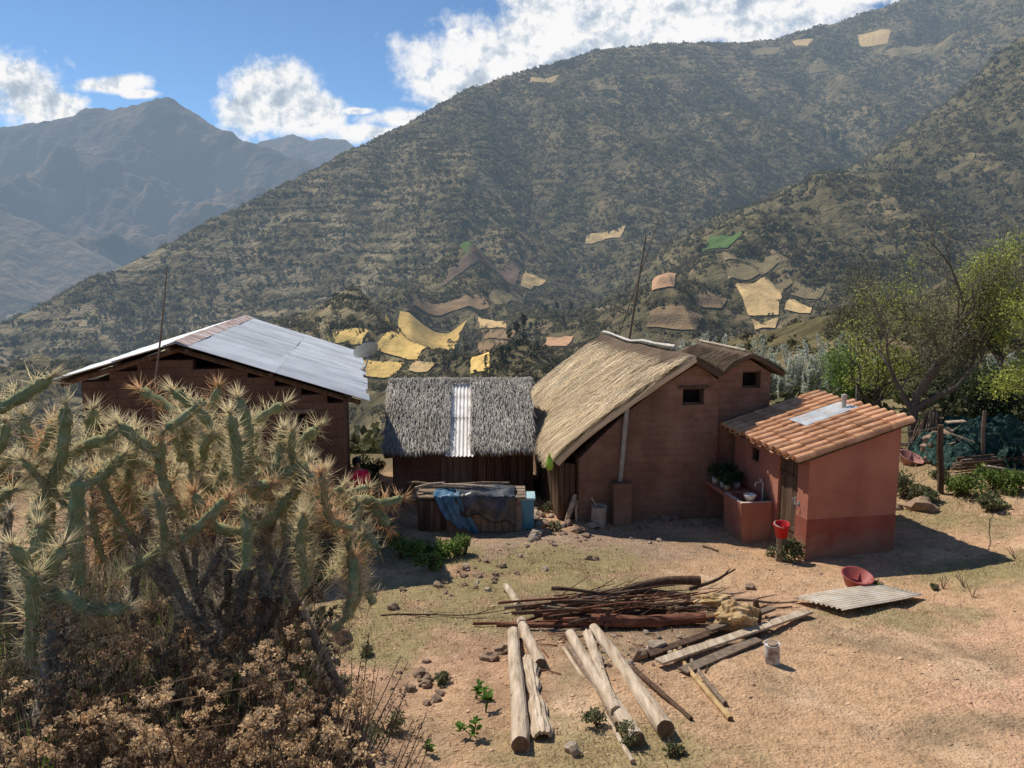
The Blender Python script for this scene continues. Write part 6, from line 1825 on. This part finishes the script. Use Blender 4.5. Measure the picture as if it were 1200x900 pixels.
RIGHT = [([(216, 606), (197, 577), (188, 545), (189, 517)], 2.8), ([(285, 590), (291, 535), (289, 497), (280, 467)], 3.0), ([(288, 625), (255, 618), (238, 602), (228, 578)], 2.75), ([(275, 625), (305, 615), (326, 600), (342, 577)], 2.8),
         ([(328, 600), (348, 572), (362, 541)], 2.95), ([(288, 668), (290, 630), (287, 598)], 2.6), ([(335, 622), (365, 618), (406, 614)], 2.85), ([(406, 630), (416, 608), (419, 592)], 3.1), ([(395, 600), (420, 585), (446, 590), (472, 584)], 3.15), ([(420, 592), (443, 600), (455, 618)], 3.2),
         ([(215, 492), (190, 472), (164, 456)], 3.2), ([(262, 520), (235, 484), (203, 458)], 3.1), ([(250, 505), (250, 478), (256, 454)], 3.3), ([(290, 500), (312, 485), (334, 473)], 3.2), ([(150, 672), (195, 640), (237, 615)], 2.7), ([(340, 560), (352, 522), (374, 500)], 3.1),
         ([(212, 540), (212, 505), (209, 480)], 3.3), ([(236, 552), (238, 520), (232, 488)], 3.4), ([(365, 610), (372, 585), (369, 562)], 3.0), ([(300, 560), (320, 545), (322, 530)], 3.2), ([(160, 590), (150, 550), (152, 528)], 3.2), ([(140, 640), (138, 600), (150, 565)], 3.1), ([(395, 590), (410, 578), (432, 572)], 3.3), ([(340, 600), (380, 590), (402, 570)], 3.1)]
for lst, Y in LEFT:
    P = pxs(lst, Y, cg.uniform(-.1, .1)); arm(P, .026 * cg.uniform(.9, 1.15), CL, top=False)
for lst, Y in RIGHT:
    P = pxs(lst, Y, cg.uniform(-.1, .1)); arm(P, .026 * cg.uniform(.9, 1.15), CR, top=cg.random() < .3)


def topline(px):
    return np.interp(px, [-80, 60, 90, 150, 240, 300, 340, 380, 420, 460], [470, 462, 490, 478, 470, 476, 492, 514, 580, 600])


# side shoots that fill the two crowns
for i in range(105):
    left = i % 3 == 0
    px = cg.uniform(-70, 150) if left else cg.uniform(120, 430)
    tl_ = topline(px); py = cg.uniform(tl_ + 12, tl_ + 120)
    Y = cg.uniform(2.6, 3.9); a = cg.normal(0, .8); ln_ = cg.uniform(40, 95) * 3 / Y
    sx_, sy_ = math.sin(a) * ln_, -math.cos(a) * ln_
    lst = [(px - sx_ * .6 + cg.normal(0, 10), py - sy_ * .9), (px - sx_ * .2, py - sy_ * .45), (px + sx_ * .1, max(py, tl_ + 4))]
    lst = [(a_, max(b_, 606)) if 385 < a_ < 445 else (a_, b_) for a_, b_ in lst]
    arm(pxs(lst, Y, cg.uniform(-.15, .15)), .021 * cg.uniform(.75, 1.25), CL if left else CR, top=cg.random() < .15, dens=1.35)
# old woody stems down to the ground
for i in range(30):
    left = i % 3 == 0
    px = cg.uniform(-60, 120) if left else cg.uniform(150, 350)
    top_ = at(px, cg.uniform(590, 660), cg.uniform(2.7, 3.5))
    b0_ = cb1 if left else cb2_
    foot = b0_ + Vector((cg.normal(0, .25), cg.normal(.1, .25), 0)); foot.z = hz(foot.x, foot.y)
    mid = top_.lerp(foot, .5) + Vector((cg.normal(0, .08), cg.normal(0, .08), -.05))
    arm([foot, mid, top_], .020 * cg.uniform(.8, 1.3), CL if left else CR, dead=True, spine=.05, dens=.9)

# ------------------------------------------------------------------ weeds on the bank
def onbank(n, seed):
    g_ = np.random.default_rng(seed); x = g_.uniform(-4.2, -.1, n * 6); y = g_.uniform(1.3, 5.4, n * 6)
    k = (bankmask(x, y) > .6) & (y > 1.45) & (-x < y * .95 + .4)
    return x[k][:n], y[k][:n]


m_dryd = mat('dry_brown_grass', two((.19, .14, .085), .5, 1.6), scale=3, bump=0, isl=.5, trans=.2)
m_dryl = mat('dry_pale_grass', two((.48, .38, .23), .6, 1.35), scale=3, bump=0, isl=.5, trans=.3)
x, y = onbank(16000, 5); blades('bank_grass', x, y, .27, .0028, m_dryd, 'dense dead brown grass and stalks covering the bank under the cacti', .9, 7)
x, y = onbank(8000, 6); blades('bank_grass', x, y, .36, .0016, m_dryl, 'pale dry grass blades mixed into the bank growth', .9, 8)
x, y = onbank(2200, 7); blades('bank_grass', x, y, .30, .0035, m_green, 'scattered green grass blades on the bank', .6, 9)
x, y = onbank(700, 16)
V, Fc = clumps(np.stack([x, y, H(x, y)], -1), rng.uniform(.07, .2, len(x)), 46, .17)
o = link('bank_undergrowth', mesh_np('bank_undergrowth', V, Fc), mat('undergrowth_leaf', two((.065, .058, .032), .5, 1.5), scale=3, bump=0, isl=.5, trans=.2)); o['kind'] = 'stuff'; o['label'] = 'low dark undergrowth beneath the dry weeds on the bank'
m_flow = mat('dried_flower_head', two((.68, .475, .27), .6, 1.3), scale=9, bump=0, isl=.35, trans=.3)
m_flowd = mat('dark_dried_flower_head', two((.22, .14, .085), .6, 1.35), scale=9, bump=0, isl=.35, trans=.25)
m_stalk = mat('brown_stalk', two((.17, .10, .06), .7, 1.3), bump=0, isl=.2)


def dried_weed(name, label, base, tips, seed, m, head, grp=None, pods=False):
    g_ = np.random.default_rng(seed); t_ = thing(name, label, 'weed', base, grp); mb = MB(); HV, HF, k0 = [], [], 0
    for tp in tips:
        tp = Vector(tp); mid = base.lerp(tp, .55) + Vector((g_.normal(0, .02), g_.normal(0, .02), .03))
        pts = [base + Vector((g_.normal(0, .02), g_.normal(0, .02), -.03)), mid, tp]
        mb.tube(pts, [.0032, .0024, .0012], 5, cap=False)
        cl = []
        if pods:
            for q in range(16):
                t = g_.uniform(.35, 1); p = mid.lerp(tp, (t - .35) / .65) if t > .35 else mid
                cl.append((p + Vector((g_.normal(0, .016), g_.normal(0, .016), 0)), head * g_.uniform(.5, 1.1), 12))
        else:
            for q in range(g_.integers(4, 9)):
                o_ = Vector((g_.normal(0, .03), g_.normal(0, .03), g_.normal(-.012, .016))); p = tp + o_
                mb.tube([tp - UP * .05 + o_ * .2, p], [.0014, .001], 4, cap=False)
                cl.append((p, head * g_.uniform(.45, 1.35), 34))
            for q in range(5):
                t = g_.uniform(.3, .85); p = base.lerp(tp, t); cl.append((p + Vector((g_.normal(0, .025), g_.normal(0, .025), 0)), head * .9, 9))
        for p, r_, n_ in cl:
            V, Fc = leafblob(p, r_, n_, r_ * .42, g_, .7, .3); HV.append(V); HF.append(Fc + k0); k0 += len(V)
    mb.build('stalks', m_stalk, t_)
    leafobj('dried_flowers', np.concatenate(HV), np.concatenate(HF), m, t_)


def root(b, tip, most):
    """a spot on the bank, as near below the tip as the slope allows"""
    b = Vector(b)
    for _ in range(60):
        b.z = hz(b.x, b.y)
        if b.z > tip.z - most: break
        b.x -= .03; b.y += .008
    return b


wr_ = random.Random(17)
GW = 'dried flower weeds on the bank'
cnt = 0
for (x0, x1, y0, y1, Y0, Y1, n, mm) in [(120, 385, 800, 905, 1.75, 2.1, 13, m_flow), (0, 330, 760, 880, 2.0, 2.5, 8, m_flowd), (180, 345, 740, 840, 2.2, 2.7, 9, m_flow), (50, 160, 690, 760, 2.3, 2.6, 5, m_flow), (-10, 40, 800, 900, 1.8, 2.0, 3, m_flow), (60, 280, 820, 905, 1.8, 2.1, 6, m_flowd), (270, 345, 700, 800, 2.7, 3.3, 7, m_flowd)]:
    for i in range(n):
        px, py, Y = wr_.uniform(x0, x1), wr_.uniform(y0, y1), wr_.uniform(Y0, Y1)
        tp = at(px, py, Y); base = Vector((tp.x + wr_.gauss(0, .07), tp.y + wr_.gauss(.05, .07), 0)); base.z = hz(base.x, base.y)
        base = root(base, tp, .6)
        tips = [tp + Vector((wr_.gauss(0, .08), wr_.gauss(0, .08), wr_.gauss(-.03, .05))) for q in range(wr_.randint(4, 7))]
        dark = mm is m_flowd
        dried_weed('dried_weed', 'dark brown dried flower weed on the bank' if dark else 'sunlit tan dried flower weed on the bank', base, tips, 700 + cnt, mm, .017, ('dark ' if dark else 'tan ') + GW); cnt += 1
for i, (pts, Y, lab) in enumerate([([(432, 742), (440, 775), (425, 790), (412, 770)], 2.7, 'tall dark seed stalk weed whose tips stand against the bare dirt'), ([(470, 768), (478, 800), (462, 820)], 2.5, 'seed stalk weed with the rightmost tips against the bare dirt'), ([(405, 800), (392, 780), (418, 820), (430, 830)], 2.4, 'seed stalk weed low at the right end of the bank'), ([(375, 790), (365, 820), (384, 800)], 2.4, 'seed stalk weed just left of the right end of the bank'), ([(500, 835), (505, 860), (488, 850)], 2.2, 'short seed stalk weed nearest the lone seedling')]):
    tp = [at(px, py, Y + .05 * k) for k, (px, py) in enumerate(pts)]
    base = root(Vector((tp[0].x * .93 - .05, tp[0].y, 0)), tp[0], .85)
    more = [p + Vector((wr_.gauss(0, .03), .1, -.08)) for p in tp]
    dried_weed('seed_weed', lab, base, tp + more, 800 + i, m_flowd, .012, None, True)
# green blades in the middle of the weeds
p = at(187, 860, 2.2); p = root(p, at(190, 800, 2.2), .4)
gt = thing('grass_tuft', 'bright green grass tuft in the middle of the dried weeds', 'grass tuft', p)
for k, (px, py) in enumerate([(197, 772), (192, 790), (205, 800), (182, 800), (214, 830), (174, 815), (200, 815)]):
    tp = at(px, py, 2.2 + .02 * (k % 3)); md = p.lerp(tp, .55) + UP * .03; w_ = Vector((.006, .002, 0))
    MB().add([p - w_, p + w_, md + w_, md - w_, tp], [(0, 1, 2, 3), (3, 2, 4)]).build('blade', m_green, gt)
p = at(45, 890, 2.1); p = root(p, at(50, 850, 2.1), .4)
gt = thing('grass_tuft', 'small green grass tuft near the lower left corner', 'grass tuft', p)
for k, (px, py) in enumerate([(60, 820), (52, 850), (40, 862), (70, 858), (30, 840)]):
    tp = at(px, py, 2.1); md = p.lerp(tp, .6) + UP * .03; w_ = Vector((.005, .002, 0))
    MB().add([p - w_, p + w_, md + w_, md - w_, tp], [(0, 1, 2, 3), (3, 2, 4)]).build('blade', m_green, gt)
